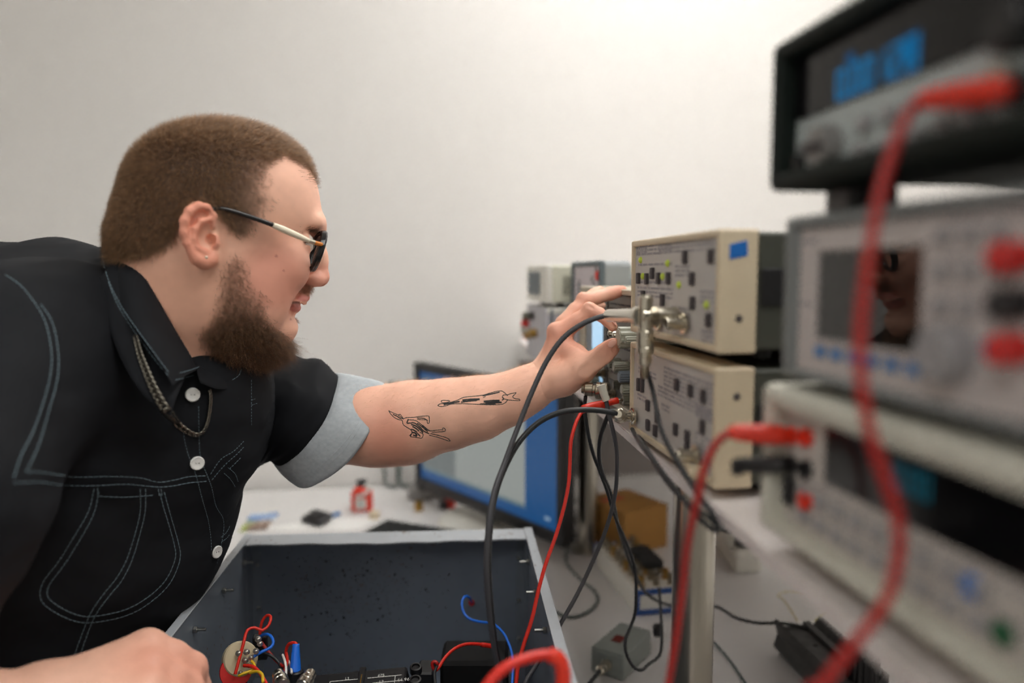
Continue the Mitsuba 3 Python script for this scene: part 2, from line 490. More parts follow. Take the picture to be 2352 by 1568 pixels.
part(sk, 'trace', sweep(pts, .0008, 5), 'trace_cyan', label='cyan trace line')
part(k, 'panel', U.box(.128, SW - .007, .010, SH - .008, -.005, -.001, .0005), 'scope_panel', False)
part(k, 'dark_strip', U.box(.129, .142, .010, SH - .010, -.002, .0008, .0004), 'scope_dark', False)
rows_ = []
r_ = random.Random(8)
for i in range(7):
    rows_.append((.150, .300, SH - .020 - i * .017, .0022))
part(k, 'panel_print', U.print_rows(rows_, r_, .0), 'panel_black_print', False, label='dark fine print lettering', kind='stuff')
for i in range(9):
    part(k, 'vent_slot', U.box(.152 + .0045 * i, .154 + .0045 * i, SH - .030, SH - .024, -.002, .0006, 0), 'panel_black_print', False)


def knob(U, parent, u, v, X, r, L, m='knob_olive', name='knob', ribs=12, cap=True, label=None):
    """a ribbed knob whose front face lies at x = X and is seen at pixel (u, v); the shaft runs back to the panel"""
    p = onX(u, v, X)
    g = ribbed(r, L, ribs, .12)
    g = aim(g, p, [1, 0, 0])
    sk_ = rod(p + [L - .001, 0, 0], [U.X + .001, p[1], p[2]], r * .55, 12)
    kk = part(parent, name, cat([g, sk_]), m, 30, label=label)
    if cap:
        part(kk, 'cap', rod(p + [-.0008, 0, 0], p + [.001, 0, 0], r * .80, 18), m, 30)
    return kk


knob(U, k, 1420.5, 775, .2235, .0118, .022, 'knob_grey', 'dial', 9, label='large pale grey dial between thumb and forefinger')
knob(U, k, 1437, 781, .2275, .0046, .016, 'knob_grey', ribs=10)
knob(U, k, 1398, 765, .228, .0038, .008, 'nickel_dark', ribs=14, label='small knurled metal knob')
knob(U, k, 1408, 767, .226, .0032, .012, 'nickel', ribs=14, label='small knurled metal knob')
knob(U, k, 1410, 843, .230, .0062, .017, 'knob_grey', ribs=14, label='ribbed pale knob')
knob(U, k, 1398, 834, .232, .006, .014, 'knob_olive')
knob(U, k, 1422, 865, .226, .0065, .018, 'knob_slate', ribs=14, label='blue grey knob')
knob(U, k, 1358, 875, .238, .006, .010, 'knob_olive')
knob(U, k, 1409, 884, .232, .0055, .015, 'knob_olive')
knob(U, k, 1428, 894, .230, .0060, .013, 'knob_grey')
knob(U, k, 1432, 918, .228, .0064, .014, 'knob_olive')
for (u, v) in ((1388, 856), (1398, 893), (1412, 905), (1392, 925)):
    s, t = U.st(u, v)
    bnc_socket(U, k, s, max(t, .012), .014, m='nickel_dark')
part(k, 'strip_lower', U.box(.150, SW - .010, .010, .030, -.001, .0006, .0004), 'scope_dark', False)

# grey supply further back
k = thing('bench_supply', 'grey bench instrument with a red button and pale front, standing behind the oscilloscope', 'instrument')
GX, GY = 0.279, 1.285
U = Unit(k, GX, GY, 1.137)
GH, GW = .181, .197
part(k, 'case', cat([rbox_r(GX + .002, GX + .045, GY - GW, GY, 1.137, 1.137 + GH, .010, 4, 0, .004), rbox(GX + .04, GX + .30, GY - GW + .006, GY - .006, 1.139, 1.137 + GH - .018, .008)]), 'grey_case')
part(k, 'front_frame', cat([rbox_r(GX - .004, GX + .004, GY - .016, GY, 1.137, 1.137 + GH, .006, 3, 0), U.box(0, GW, GH - .008, GH, -.004, .004, .002), U.box(GW - .006, GW, 0, GH, -.004, .004, .002), U.box(0, GW, 0, .008, -.004, .004, .002)]), 'slate_trim')
part(k, 'front_panel', U.box(.012, GW - .005, .006, GH - .007, -.006, .001, .0005), 'grey_panel', False)
part(k, 'display_edge', U.box(.045, .057, .03, GH - .03, 0, .002, .0005), 'slate_trim')
s, t = U.st(1377, 633)
part(k, 'power_button', U.turned(s, t, [(0, 0), (.0075, 0), (.0075, .004), (.006, .006), (0, .0065)], 18), 'red_cap', label='red round button')
for (u, v) in ((1371, 618), (1366, 650), (1375, 660), (1362, 640)):
    s, t = U.st(u, v)
    part(k, 'button', U.box(s - .006, s + .006, t - .004, t + .004, 0, .003, .001), 'gen_key')
for x in (.05, .25):
    for y in (.02, GW - .02):
        part(k, 'foot', rod([GX + x, GY - y, SHZ + .0002], [GX + x, GY - y, 1.138], .008, 12), 'rubber_black')

# pale unit at the far end, on a second one
PX_, PY = .236, 1.520
k = thing('signal_source', 'pale cream box with louvred side at the far end of the shelf', 'instrument')
U = Unit(k, PX_, PY, 1.2475)
PH, PW = .066, .21
part(k, 'case', rbox(PX_ + .012, PX_ + .28, PY - PW, PY, 1.2475, 1.2475 + PH, .0025), 'pale_case')
part(k, 'front_bezel', rbox(PX_, PX_ + .0125, PY - PW - .001, PY + .001, 1.2470, 1.2475 + PH + .001, .002), 'pale_face')
part(k, 'dark_panel', U.box(.02, PW - .06, .012, PH - .012, 0, .0012, .0004), 'slate_trim', False)
for gx in range(3):
    for gz in range(8):
        x = PX_ + .030 + gx * .026
        part(k, 'vent_louvre', rbox(x, x + .017, PY - PW - .0008, PY - PW + .001, 1.262 + gz * .0043, 1.2642 + gz * .0043, .0003), 'vent_dark', False)
for x in (.03, .25):
    for y in (.02, PW - .02):
        part(k, 'foot', rod([PX_ + x, PY - y, 1.2395], [PX_ + x, PY - y, 1.249], .006, 12), 'rubber_black')
k = thing('waveform_generator', 'low grey instrument with knobs and a red post at the far end of the shelf', 'instrument')
U = Unit(k, PX_, PY, 1.137)
PH = .1015
part(k, 'case', rbox(PX_ + .010, PX_ + .28, PY - PW, PY, 1.137, 1.137 + PH, .002), 'lilac_panel')
part(k, 'front_panel', rbox(PX_, PX_ + .0105, PY - PW, PY, 1.137, 1.137 + PH, .0015), 'lilac_panel')
part(k, 'side_trim', cat([rbox(PX_ + .008, PX_ + .013, PY - PW - .002, PY - PW + .001, 1.138, 1.137 + PH - .001, .0005), rbox(PX_ + .052, PX_ + .060, PY - PW - .002, PY - PW + .001, 1.138, 1.137 + PH - .006, .0005)]), 'slate_trim')
part(k, 'lid', rbox(PX_ + .002, PX_ + .28, PY - PW - .001, PY + .001, 1.137 + PH - .012, 1.137 + PH, .002), 'pale_face')
for (u, v, m, r, L) in ((1211, 742, 'red_cap', .0085, .014), (1203, 722, 'knob_olive', .008, .012), (1201, 750, 'white_plastic', .008, .016), (1208, 757, 'white_plastic', .007, .015), (1200, 765, 'red_cap', .006, .010), (1217, 770, 'brass', .007, .012), (1226, 712, 'scope_dark', .007, .010), (1232, 765, 'brass', .008, .014)):
    s, t = U.st(u, v)
    s, t = min(max(s, .015), PW - .012), min(max(t, .012), PH - .02)
    part(k, 'terminal', U.turned(s, t, [(0, 0), (r, 0), (r, L * .8), (r * .7, L), (0, L)], 14), m)
for x in (.03, .25):
    for y in (.02, PW - .02):
        part(k, 'foot', rod([PX_ + x, PY - y, SHZ + .0002], [PX_ + x, PY - y, 1.138], .006, 12), 'rubber_black')

# ---- right-hand stack close to the camera
# bench multimeter, lowest
DX, DY, DZ, DH, DW = .224, .436, 1.1440, .090, .216
k = dmm = thing('bench_multimeter', 'pale bench multimeter with dark display window, lowest of the near stack on the shelf', 'instrument')
U = UD = Unit(k, DX, DY, DZ)
part(k, 'bezel', cat([rbox_r(DX - .012, DX + .03, DY - DW, DY, DZ + DH - .014, DZ + DH, .006, 4, 1, .004), rbox_r(DX - .010, DX + .03, DY - DW, DY, DZ, DZ + .008, .004, 3, 1, .003),
                      rbox_r(DX - .012, DX + .03, DY - .010, DY, DZ, DZ + DH, .005, 4, 2, .004), rbox_r(DX - .012, DX + .03, DY - DW, DY - DW + .010, DZ, DZ + DH, .005, 4, 2, .004)]), 'dmm_bezel')
part(k, 'front_panel', U.box(.008, DW - .008, .006, DH - .012, -.004, 0, .0005), 'dmm_panel', False)
part(k, 'case', rbox(DX + .028, DX + .33, DY - DW + .004, DY - .004, DZ + .002, DZ + DH - .002, .003), 'dmm_bezel')
for x in (.05, .28):
    for y in (.03, DW - .03):
        part(k, 'foot', rod([DX + x, DY - y, SHZ + .0002], [DX + x, DY - y, DZ + .001], .009, 14), 'rubber_black')
s0, t1 = U.st(1903, 962)
s1, t0 = U.st(1903, 1110)
win = part(k, 'display_window', U.box(s0, DW - .020, t0, t1, -.001, .0016, .0006), 'window_black', False, label='black display window')
for (u, v, m, lb) in ((1858, 1004, 'red_plastic', 'red socket'), (1856, 1077, 'black_plastic', None), (1856, 1149, 'red_plastic', 'red socket'), (1824, 1000, 'red_plastic', 'red socket'), (1822, 1066, 'black_plastic', None)):
    s, t = U.st(u, v)
    part(k, 'socket', U.turned(s, t, [(0, 0), (.0052, 0), (.0052, .004), (.0036, .004), (.0034, .001), (0, .001)], 18), m, label=lb)
s, t = U.st(1822, 1124)
part(k, 'switch', U.box(s - .004, s + .004, t - .009, t + .009, 0, .006, .002), 'black_plastic')
mat('vfd_teal', (20, 95, 110), .4)
scene['vfd_glow'] = {'type': 'diffuse', 'reflectance': rgb((10, 40, 45))}
SEG = {'0': 'abcdef', '1': 'bc', '2': 'abged', '3': 'abgcd', '4': 'fgbc', '5': 'afgcd', '6': 'afgedc', '7': 'abc', '8': 'abcdefg', '9': 'abcdfg', '-': 'g'}


def digits(U, text, s, t, h, d):
    """seven-segment figures of height h starting at (s, t)"""
    out, w, a = [], h * .5, h * .09
    for ch in text:
        if ch == '.':
            out.append(U.box(s - h * .10, s, t, t + a * 1.4, d, d + .0005, 0))
            s += h * .12
            continue
        if ch == ' ':
            s += w
            continue
        g = {'a': (0, w, h - a, h), 'd': (0, w, 0, a), 'g': (0, w, h / 2 - a / 2, h / 2 + a / 2), 'f': (0, a, h / 2, h), 'b': (w - a, w, h / 2, h), 'e': (0, a, 0, h / 2), 'c': (w - a, w, 0, h / 2)}
        for q in SEG[ch]:
            x0, x1, y0, y1 = g[q]
            out.append(U.box(s + x0, s + x1, t + y0, t + y1, d, d + .0005, 0))
        s += w + h * .22
    return cat(out)


def emit(key, c):
    scene[key]['emitter'] = {'type': 'area', 'radiance': {'type': 'rgb', 'value': list(c)}}


s, t = U.st(2060, 1118)
emit(part(win, 'display_digits', digits(U, '0.00', s, t, .012, .0016), 'vfd_glow', False, label='dim teal display figures'), (.004, .05, .07))
r_ = random.Random(12)
for i in range(9):
    s = s0 - .030 + .017 * i + .004
    if s > DW - .03:
        break
    part(k, 'key', U.box(s, s + .011, .028, .034, 0, .003, .001), 'gen_key')
    part(k, 'key', U.box(s, s + .011, .014, .020, 0, .003, .001), 'gen_key')
for (u, v, m, lb) in ((2236, 1347, 'blue_key', 'round blue key'), (2308, 1455, 'green_key', 'round green key')):
    if m not in scene:
        mat(m, (58, 112, 178) if 'blue' in m else (12, 84, 50), .5)
    s, t = U.st(u, v)
    part(k, 'round_key', U.turned(s, t, [(0, 0), (.0052, 0), (.0052, .002), (.004, .003), (0, .003)], 18), m, label=lb)
part(k, 'panel_print', U.print_rows([(.030, .2, .0365, .0018), (.030, .2, .023, .0018), (.018, .034, .062, .0018), (.018, .034, .040, .0018), (.018, .034, .018, .0016)], r_), 'amp_print', False, label='grey fine print lettering', kind='stuff')

# function generator, middle
EX, EY, EZ, EH, EW = .222, .424, 1.2415, .090, .216
k = gen = thing('function_generator', 'grey function generator with black LCD and blue soft keys, middle of the near stack', 'instrument')
U = UG = Unit(k, EX, EY, EZ)
part(k, 'case', cat([rbox_r(EX - .004, EX + .05, EY - .014, EY + .004, EZ - .002, EZ + EH + .001, .0088, 7, 0, .006), rbox_r(EX - .004, EX + .05, EY - EW - .002, EY - EW + .010, EZ - .001, EZ + EH, .010, 5, 0, .004),
                     rbox(EX - .004, EX + .05, EY - EW, EY, EZ + EH - .007, EZ + EH, .002), rbox(EX - .004, EX + .05, EY - EW, EY, EZ - .001, EZ + .004, .002), rbox(EX + .045, EX + .33, EY - EW + .003, EY - .003, EZ + .002, EZ + EH - .003, .003)]), 'gen_case')
part(k, 'front_panel', U.box(.010, EW - .010, .003, EH - .006, -.006, 0, .0005), 'gen_panel', False)
for x in (.05, .28):
    for y in (.03, EW - .03):
        part(k, 'foot', rod([EX + x, EY - y, DZ + DH - .0005], [EX + x, EY - y, EZ + .002], .009, 14), 'rubber_black')
ls, lt = U.st(1887, 577)
rs, rt = U.st(2119, 795)
part(k, 'lcd', U.box(ls, rs, U.st(1887, 777)[1], lt, -.001, .0012, .0004), 'lcd_black', False, label='glossy black LCD')
part(k, 'lcd_frame', U.frame(ls - .003, rs + .003, U.st(1887, 777)[1] - .003, lt + .003, .003, -.001, .002, .0006), 'gen_panel')
for i in range(6):
    s, t = ls + .004 + i * (rs - ls - .008) / 5, U.st(1891, 808)[1]
    part(k, 'soft_key', U.box(s - .0042, s + .0042, t - .0028, t + .0028, 0, .0025, .0008), 'gen_blue', label='blue soft key')
for i, u in enumerate((2165, 2225, 2290)):
    for j, v in enumerate((549, 605, 652, 709)):
        s = U.st(u, 700)[0]
        t = .074 - j * .0148
        m = 'gen_blue' if (i, j) == (2, 3) else 'gen_key'
        part(k, 'key', U.box(s - .0042, s + .0042, t - .003, t + .003, 0, .003, .001), m, label='blue key' if m == 'gen_blue' else None)
s, t = U.st(2195, 810)
part(k, 'dial', U.turned(s, t, [(0, 0), (.0125, 0), (.0125, .002), (.0115, .010), (.010, .012), (0, .012)], 28), 'gen_key')
for (u, v, m) in ((2346, 591, 'red_cap'), (2348, 698, 'black_plastic'), (2344, 802, 'red_cap')):
    s, t = U.st(u, v)
    part(k, 'terminal', U.turned(s, t, [(0, 0), (.006, 0), (.006, .010), (.004, .012), (0, .012)], 18), m)
part(k, 'panel_print', U.print_rows([(.014, .030, .075, .002), (.014, .028, .040, .002), (rs + .01, EW - .02, .079, .0016), (rs + .01, EW - .02, .064, .0016), (rs + .01, EW - .02, .049, .0016)], random.Random(2)), 'amp_print', False, label='grey fine print lettering', kind='stuff')

# green-rubber meter on top
MX, MY, MZ, MH, MW = .2205, .432, 1.3475, .0835, .225
k = meter = thing('rubber_framed_meter', 'bench meter in dark green rubber frame with blue figures, top of near stack', 'instrument')
U = UM = Unit(k, MX, MY, MZ)
fr = cat([rbox_r(MX - .010, MX + .05, MY - MW, MY, MZ + MH - .010, MZ + MH, .004, 4, 1, .004), rbox_r(MX - .010, MX + .05, MY - MW, MY, MZ, MZ + .010, .004, 4, 1, .004),
          rbox_r(MX - .010, MX + .05, MY - .010, MY, MZ, MZ + MH, .004, 4, 2, .004), rbox_r(MX - .010, MX + .05, MY - MW, MY - MW + .010, MZ, MZ + MH, .004, 4, 2, .004)])
part(k, 'rubber_frame', fr, 'meter_rubber', label='dark green rubber frame')
part(k, 'case', rbox(MX + .04, MX + .30, MY - MW + .008, MY - .008, MZ + .004, MZ + MH - .004, .004), 'black_plastic')
part(k, 'front_panel', U.box(.008, MW - .008, .008, MH - .008, -.006, -.002, .0005), 'meter_panel', False)
s0, t0 = U.st(1826, 278)
win = part(k, 'display_window', U.box(.010, MW - .030, t0, MH - .009, -.003, 0, .0005), 'window_black', False, label='black display window')
s, t = U.st(1922, 232)
emit(part(win, 'display_digits', digits(U, '0.00128', s, t, .0150, .0), 'vfd_glow', False, label='blue lit display figures'), (.008, .16, .36))
s, t = U.st(1946, 150)
emit(part(win, 'display_mark', U.box(s, s + .006, t, t + .005, 0, .0005, 0), 'vfd_glow', False, label='blue lit mark'), (.008,.06,.15))
s, t = U.st(2075, 150)
emit(part(win, 'unit_mark', cat([U.box(s + .003 * i, s + .0015 + .003 * i, t, t + .012, 0, .0005, 0) for i in range(4)]), 'vfd_glow', False, label='blue lit unit mark'), (.005,.07,.18))
s, t = U.st(1901, 338)
dk = part(k, 'dial', U.turned(s, t, [(0, 0), (.0115, 0), (.0115, .003), (.0105, .009), (.009, .010), (0, .010)], 28, -.002), 'meter_dial')
part(dk, 'grip', cat([U.box(s - .009, s + .009, t - .002, t + .002, .008, .012, .0008)]), 'slot_dark')
s, t = U.st(1838, 380)
part(k, 'switch', U.box(s - .003, s + .003, t - .006, t + .006, -.002, .004, .001), 'black_plastic')
for (u, v) in ((1985, 284), (2040, 262), (1975, 350), (2035, 335), (2095, 240), (2100, 310), (2160, 290), (2225, 270)):
    s, t = U.st(u, v)
    part(k, 'button', U.box(s - .0045, s + .0045, t - .0035, t + .0035, -.002, .002, .001), 'gen_key')
for (u, v, m) in ((2300, 190, 'dmm_bezel'), (2345, 205, 'black_plastic')):
    s, t = U.st(u, v)
    part(k, 'terminal', U.turned(s, t, [(0, 0), (.0065, 0), (.0065, .006), (.004, .006), (.004, .002), (0, .002)], 18, -.002), m)
s, t = U.st(2345, 60)
part(k, 'knob', U.turned(s, t, [(0, 0), (.010, 0), (.010, .010), (.008, .012), (0, .012)], 22, -.002), 'black_plastic')
for x in (.02, .27):
    for y in (.024, MW - .030):
        part(k, 'foot', rbox(MX + x, MX + x + .03, MY - y - .014, MY - y + .014, EZ + EH - .0004, MZ + .002, .003), 'black_plastic')


# ------------------------------------------------------------------ person: distance fields on a grid, then surface nets
def simple_cases():
    out = np.ones(256, bool)
    near = lambda a, b: bin(a ^ b).count('1') == 1
    for c in range(256):
        for want in (0, 1):
            s = [b for b in range(8) if (c >> b & 1) == want]
            if not s:
                continue
            seen, todo = {s[0]}, [s[0]]
            while todo:
                a = todo.pop()
                for b in s:
                    if b not in seen and near(a, b):
                        seen.add(b)
                        todo.append(b)
            out[c] &= len(seen) == len(s)
    return out


SIMPLE = simple_cases()


class Grid:
    def __init__(self, lo, hi, h):
        self.lo, self.h = np.asarray(lo, float), h
        self.n = np.ceil((np.asarray(hi, float) - self.lo) / h).astype(int) + 1
        self.f = np.full(self.n, 1.0, np.float32)

    def window(self, lo, hi):
        a = np.clip(np.floor((np.asarray(lo) - self.lo) / self.h).astype(int), 0, self.n - 1)
        b = np.clip(np.ceil((np.asarray(hi) - self.lo) / self.h).astype(int) + 1, 1, self.n)
        sl = tuple(slice(i, max(j, i + 1)) for i, j in zip(a, b))
        X, Y, Z = (((np.arange(s.start, s.stop) * self.h + self.lo[i]).astype(np.float32)) for i, s in enumerate(sl))
        return sl, X[:, None, None], Y[None, :, None], Z[None, None, :]

    def op(self, fn, lo, hi, k, mode='add'):
        m = k + 3 * self.h
        sl, X, Y, Z = self.window(np.asarray(lo) - m, np.asarray(hi) + m)
        d = fn(X, Y, Z).astype(np.float32)
        a = self.f[sl]
        if mode == 'sub':
            h = np.clip(.5 - .5 * (a + d) / k, 0, 1)
            self.f[sl] = a * (1 - h) - d * h + k * h * (1 - h)
        else:
            h = np.clip(.5 + .5 * (a - d) / k, 0, 1)
            self.f[sl] = a * (1 - h) + d * h - k * h * (1 - h)

    def cone(self, a, b, ra, rb, k=.004, mode='add'):
        a, b = np.asarray(a, float), np.asarray(b, float)
        ab, L2 = b - a, float((b - a) @ (b - a)) + 1e-12
        r = max(ra, rb)

        def fn(X, Y, Z):
            t = np.clip(((X - a[0]) * ab[0] + (Y - a[1]) * ab[1] + (Z - a[2]) * ab[2]) / L2, 0, 1)
            return np.sqrt((X - a[0] - t * ab[0])**2 + (Y - a[1] - t * ab[1])**2 + (Z - a[2] - t * ab[2])**2) - (ra + (rb - ra) * t)
        self.op(fn, np.minimum(a, b) - r, np.maximum(a, b) + r, k, mode)

    def chain(self, pts, rs, k=.004, mode='add'):
        for i in range(len(pts) - 1):
            self.cone(pts[i], pts[i + 1], rs[i], rs[i + 1], k, mode)

    def ball(self, c, r, k=.004, mode='add'):
        self.cone(c, np.asarray(c) + 1e-6, r, r, k, mode)

    def ell(self, c, rad, axes=None, k=.006, mode='add', p=2.0):
        c, rad = np.asarray(c, float), np.asarray(rad, float)
        A = np.eye(3) if axes is None else np.asarray(axes, float)   # rows: the ellipsoid's axes

        def fn(X, Y, Z):
            q = [((X - c[0]) * A[i, 0] + (Y - c[1]) * A[i, 1] + (Z - c[2]) * A[i, 2]) / rad[i] for i in range(3)]
            if p != 2.0:
                return (sum(np.abs(x)**p for x in q)**(1 / p) - 1) * rad.min()
            k0 = np.sqrt(sum(x * x for x in q))
            k1 = np.sqrt(sum((x / rad[i])**2 for i, x in enumerate(q))) + 1e-9
            return k0 * (k0 - 1) / k1
        e = np.sqrt(((A * rad[:, None])**2).sum(0))
        self.op(fn, c - e, c + e, k, mode)

    def mesh(self):
        """naive surface nets; cells that hold two sheets are filled, so that the surface is a manifold"""
        f, n = self.f, self.n
        for ax in range(3):
            for e in (0, 1, -1, -2):
                i = [slice(None)] * 3
                i[ax] = e
                f[tuple(i)] = np.maximum(f[tuple(i)], .3 * self.h)
        for _ in range(12):
            ins = f < 0
            code = np.zeros(n - 1, np.int32)
            for b, (i, j, k) in enumerate(np.ndindex(2, 2, 2)):
                code |= ins[i:n[0] - 1 + i, j:n[1] - 1 + j, k:n[2] - 1 + k].astype(np.int32) << b
            bad = np.argwhere(~SIMPLE[code])
            if not len(bad):
                break
            for o in np.ndindex(2, 2, 2):
                q = tuple((bad + o).T)
                f[q] = np.minimum(f[q], -1e-5)
        ins = f < 0
        c = np.zeros(n - 1, np.int8)
        for i, j, k in np.ndindex(2, 2, 2):
            c += ins[i:n[0] - 1 + i, j:n[1] - 1 + j, k:n[2] - 1 + k]
        cells = np.argwhere((c > 0) & (c < 8))
        num = -np.ones(n - 1, np.int32)
        num[tuple(cells.T)] = np.arange(len(cells))
        s, w = np.zeros((len(cells), 3)), np.zeros(len(cells))
        corner = list(np.ndindex(2, 2, 2))
        val = {o: f[tuple((cells + o).T)].astype(float) for o in corner}
        for o in corner:
            for ax in range(3):
                if o[ax] == 0:
                    o2 = tuple(1 if i == ax else x for i, x in enumerate(o))
                    a, b = val[o], val[o2]
                    m = (a < 0) != (b < 0)
                    t = np.where(m, a / np.where(m, a - b, 1), 0)
                    pt = np.array(o, float)[None] + t[:, None] * (np.array(o2) - np.array(o))[None]
                    s += pt * m[:, None]
                    w += m
        v = (cells + s / w[:, None]) * self.h + self.lo
        faces = []
        for ax in range(3):
            b1, b2 = (ax + 1) % 3, (ax + 2) % 3
            lo = [slice(1, -1)] * 3
            lo[ax] = slice(0, -1)
            hi = list(lo)
            hi[ax] = slice(1, None)
            A, Bq = ins[tuple(lo)], ins[tuple(hi)]
            for flip, m in ((False, A & ~Bq), (True, ~A & Bq)):
                e = np.argwhere(m)
                off = np.array([1, 1, 1])
                off[ax] = 0
                e = e + off
                q = []
                for d1, d2 in ((0, 0), (-1, 0), (-1, -1), (0, -1)):
                    o = np.zeros(3, int)
                    o[b1], o[b2] = d1, d2
                    q.append(num[tuple((e + o).T)])
                q = np.stack(q, 1)
                ok = (q >= 0).all(1)
                q = q[ok]
                faces.append(q if not flip else q[:, ::-1])
        q = np.vstack(faces)
        t = np.vstack([q[:, [0, 1, 2]], q[:, [0, 2, 3]]])
        m = trimesh.Trimesh(v, t, process=False)
        return m


def soften(m, n=8, lamb=.5, nu=.52):
    v, f = m.vertices, m.faces
    import scipy.sparse as sp
    e = np.vstack([f[:, [0, 1]], f[:, [1, 2]], f[:, [2, 0]]])
    A = sp.coo_matrix((np.ones(2 * len(e)), (np.r_[e[:, 0], e[:, 1]], np.r_[e[:, 1], e[:, 0]])), shape=(len(v), len(v))).tocsr()
    A.data[:] = 1
    D = sp.diags(1 / np.maximum(np.asarray(A.sum(1)).ravel(), 1))
    W = D @ A
    v = np.array(v)
    for i in range(n):
        L = W @ v - v
        v = v + (lamb if i % 2 == 0 else -nu) * L
    return trimesh.Trimesh(v, f, process=False)


def normals_of(m):
    v, f = np.asarray(m.vertices), np.asarray(m.faces)
    n = np.zeros_like(v)
    fn = np.cross(v[f[:, 1]] - v[f[:, 0]], v[f[:, 2]] - v[f[:, 0]])
    for k in range(3):
        np.add.at(n, f[:, k], fn)
    return n / (np.linalg.norm(n, axis=1, keepdims=True) + 1e-12)


# head frame: x towards the face, y to his left (away from the camera), z up
HZ = 0.77
HO = at(490, 550, HZ)
hy = ray(490, 550) / np.linalg.norm(ray(490, 550))
hx = RT - hy * (RT @ hy)
hx /= np.linalg.norm(hx)
hz = np.cross(hx, hy)
HM = np.stack([hx, hy, hz])                   # rows
hw = lambda q: np.asarray(q) @ HM + HO        # head -> world
wh = lambda p: (np.asarray(p) - HO) @ HM.T    # world -> head


def H(u, v, y=0.0):
    """head-frame point where the line of sight (u, v) meets the plane at y"""
    d = HM @ ray(u, v)
    o = wh(EYE)
    return o + d * (y - o[1]) / d[1]


MM = HZ / FPX                                  # metres per pixel at the middle of the head


def project(p):
    q = np.asarray(p) - EYE
    z = q @ FW
    return 1176 + FPX * (q @ RT) / z, 784 - FPX * (q @ UP) / z


def P_(h):
    """where a head-frame point, mirrored to his right side, lies in the photograph"""
    return project(hw(np.stack([h[:, 0], -np.abs(h[:, 1]), h[:, 2]], 1)))


G = Grid([-.135, -.100, -.175], [.135, .100, .135], .0014)
c0 = (H(277, 460) + H(733, 460)) / 2
G.ell(c0, [(H(733, 460) - H(277, 460))[0] / 2, .0765, (H(490, 286) - H(490, 634))[2] / 2], k=.001, p=2.08)
# face and jaw: oval cross-sections by height
rowsH = np.array([  # v, back, front, half width (mm), middle
    (425, 320, 690, 60, 480), (450, 300, 705, 68, 480), (480, 290, 722, 72, 480), (510, 290, 728, 73, 480), (540, 300, 721, 72, 485), (570, 312, 712, 72, 490), (600, 325, 706, 71.5, 495),
    (630, 342, 702, 71, 500), (655, 355, 694, 70, 505), (680, 370, 681, 69, 510), (705, 386, 669, 67, 515), (730, 405, 662, 64, 520), (755, 428, 661, 59, 530), (775, 455, 656, 51, 540),
    (795, 490, 652, 40, 555), (812, 530, 630, 26, 570), (822, 560, 600, 8, 580)], float)
zt = np.array([H(490, r[0])[2] for r in rowsH])[::-1]
xb = np.array([H(r[1], r[0])[0] for r in rowsH])[::-1]
xf = np.array([H(r[2], r[0])[0] for r in rowsH])[::-1]
xm = np.array([H(r[4], r[0])[0] for r in rowsH])[::-1]
hwid = rowsH[::-1, 3] / 1000
from scipy.interpolate import PchipInterpolator as PI_
fb, ff, fm, fwid = (PI_(zt, a) for a in (xb, xf, xm, hwid))


def face(X, Y, Z):
    z = np.clip(Z, zt[0], zt[-1])
    b, f_, m_, w = fb(z), ff(z), fm(z), fwid(z)
    a = np.where(X > m_, f_ - m_, m_ - b)
    pw = np.where(X > m_, np.clip(2.0 + (z - zt[-4]) * 6, 2.0, 2.3), 2.2)
    d = ((np.abs(X - m_) / a)**pw + (np.abs(Y) / w)**pw)**(1 / pw) - 1
    return np.maximum(d * np.minimum(a, w), np.abs(Z - z))


G.op(face, [xb.min(), -.08, zt[0]], [xf.max(), .08, zt[-1]], .012)
S2 = (-1, 1)
# nape roll and neck
G.ell(H(340, 540), [.026, .050, .030], k=.03)
G.ell(H(302, 527), [.0165, .045, .0165], k=.012)
nk0, nk1 = H(452, 600), H(330, 800)
G.cone(nk0, nk1, .060, .066, .03)
G.cone(H(560, 760), H(430, 850), .030, .040, .035)
# brow, nose, cheeks
for s in S2:
    G.cone(H(728, 512) + [0, s * .007, 0], H(716, 512) + [0, s * .034, 0], .0075, .007, .010)
    G.ell(H(712, 560) + [0, s * .034, 0], [.0150, .018, .0115], k=.010, mode='sub')
    G.ell(H(648, 612) + [0, s * .040, 0], [.022, .022, .022], k=.022)
    G.ell(H(592, 684) + [0, s * .049, 0], [.026, .018, .030], k=.020)
G.cone(H(728, 528), H(733, 600), .0075, .0085, .010)
G.cone(H(732, 590), H(732, 633), .0085, .0098, .006)
G.ball(H(733, 636), .0100, .005)
for s in S2:
    G.ell(H(722, 642) + [0, s * .0105, 0], [.0095, .0062, .0070], k=.0055)
    G.ell(H(731, 653) + [0, s * .0055, 0], [.0050, .0028, .0035], k=.003, mode='sub')
G.cone(H(702, 656), H(697, 674), .0056, .0056, .009)
# lips
for s in S2:
    G.chain([H(697, 683), H(690, 686) + [0, s * .013, 0], H(674, 691) + [0, s * .0245, 0]], [.0058, .0052, .0030], .003)
    G.chain([H(675, 708), H(670, 704) + [0, s * .013, 0], H(668, 696) + [0, s * .0225, 0]], [.0068, .0060, .0028], .003)
    G.chain([H(712, 696), H(690, 695) + [0, s * .014, 0], H(674, 693) + [0, s * .0265, 0]], [.0030, .0026, .0016], .0016, 'sub')
G.ell(H(682, 731), [.006, .020, .0050], k=.009, mode='sub')
G.ell(H(654, 752), [.0125, .022, .0125], k=.014)
# nasolabial and mouth-corner creases
for s in S2:
    G.chain([H(706, 648) + [0, s * .0185, 0], H(686, 670) + [0, s * .029, 0], H(668, 698) + [0, s * .034, 0], H(660, 728) + [0, s * .033, 0]], [.0018, .0022, .0022, .0014], .005, 'sub')
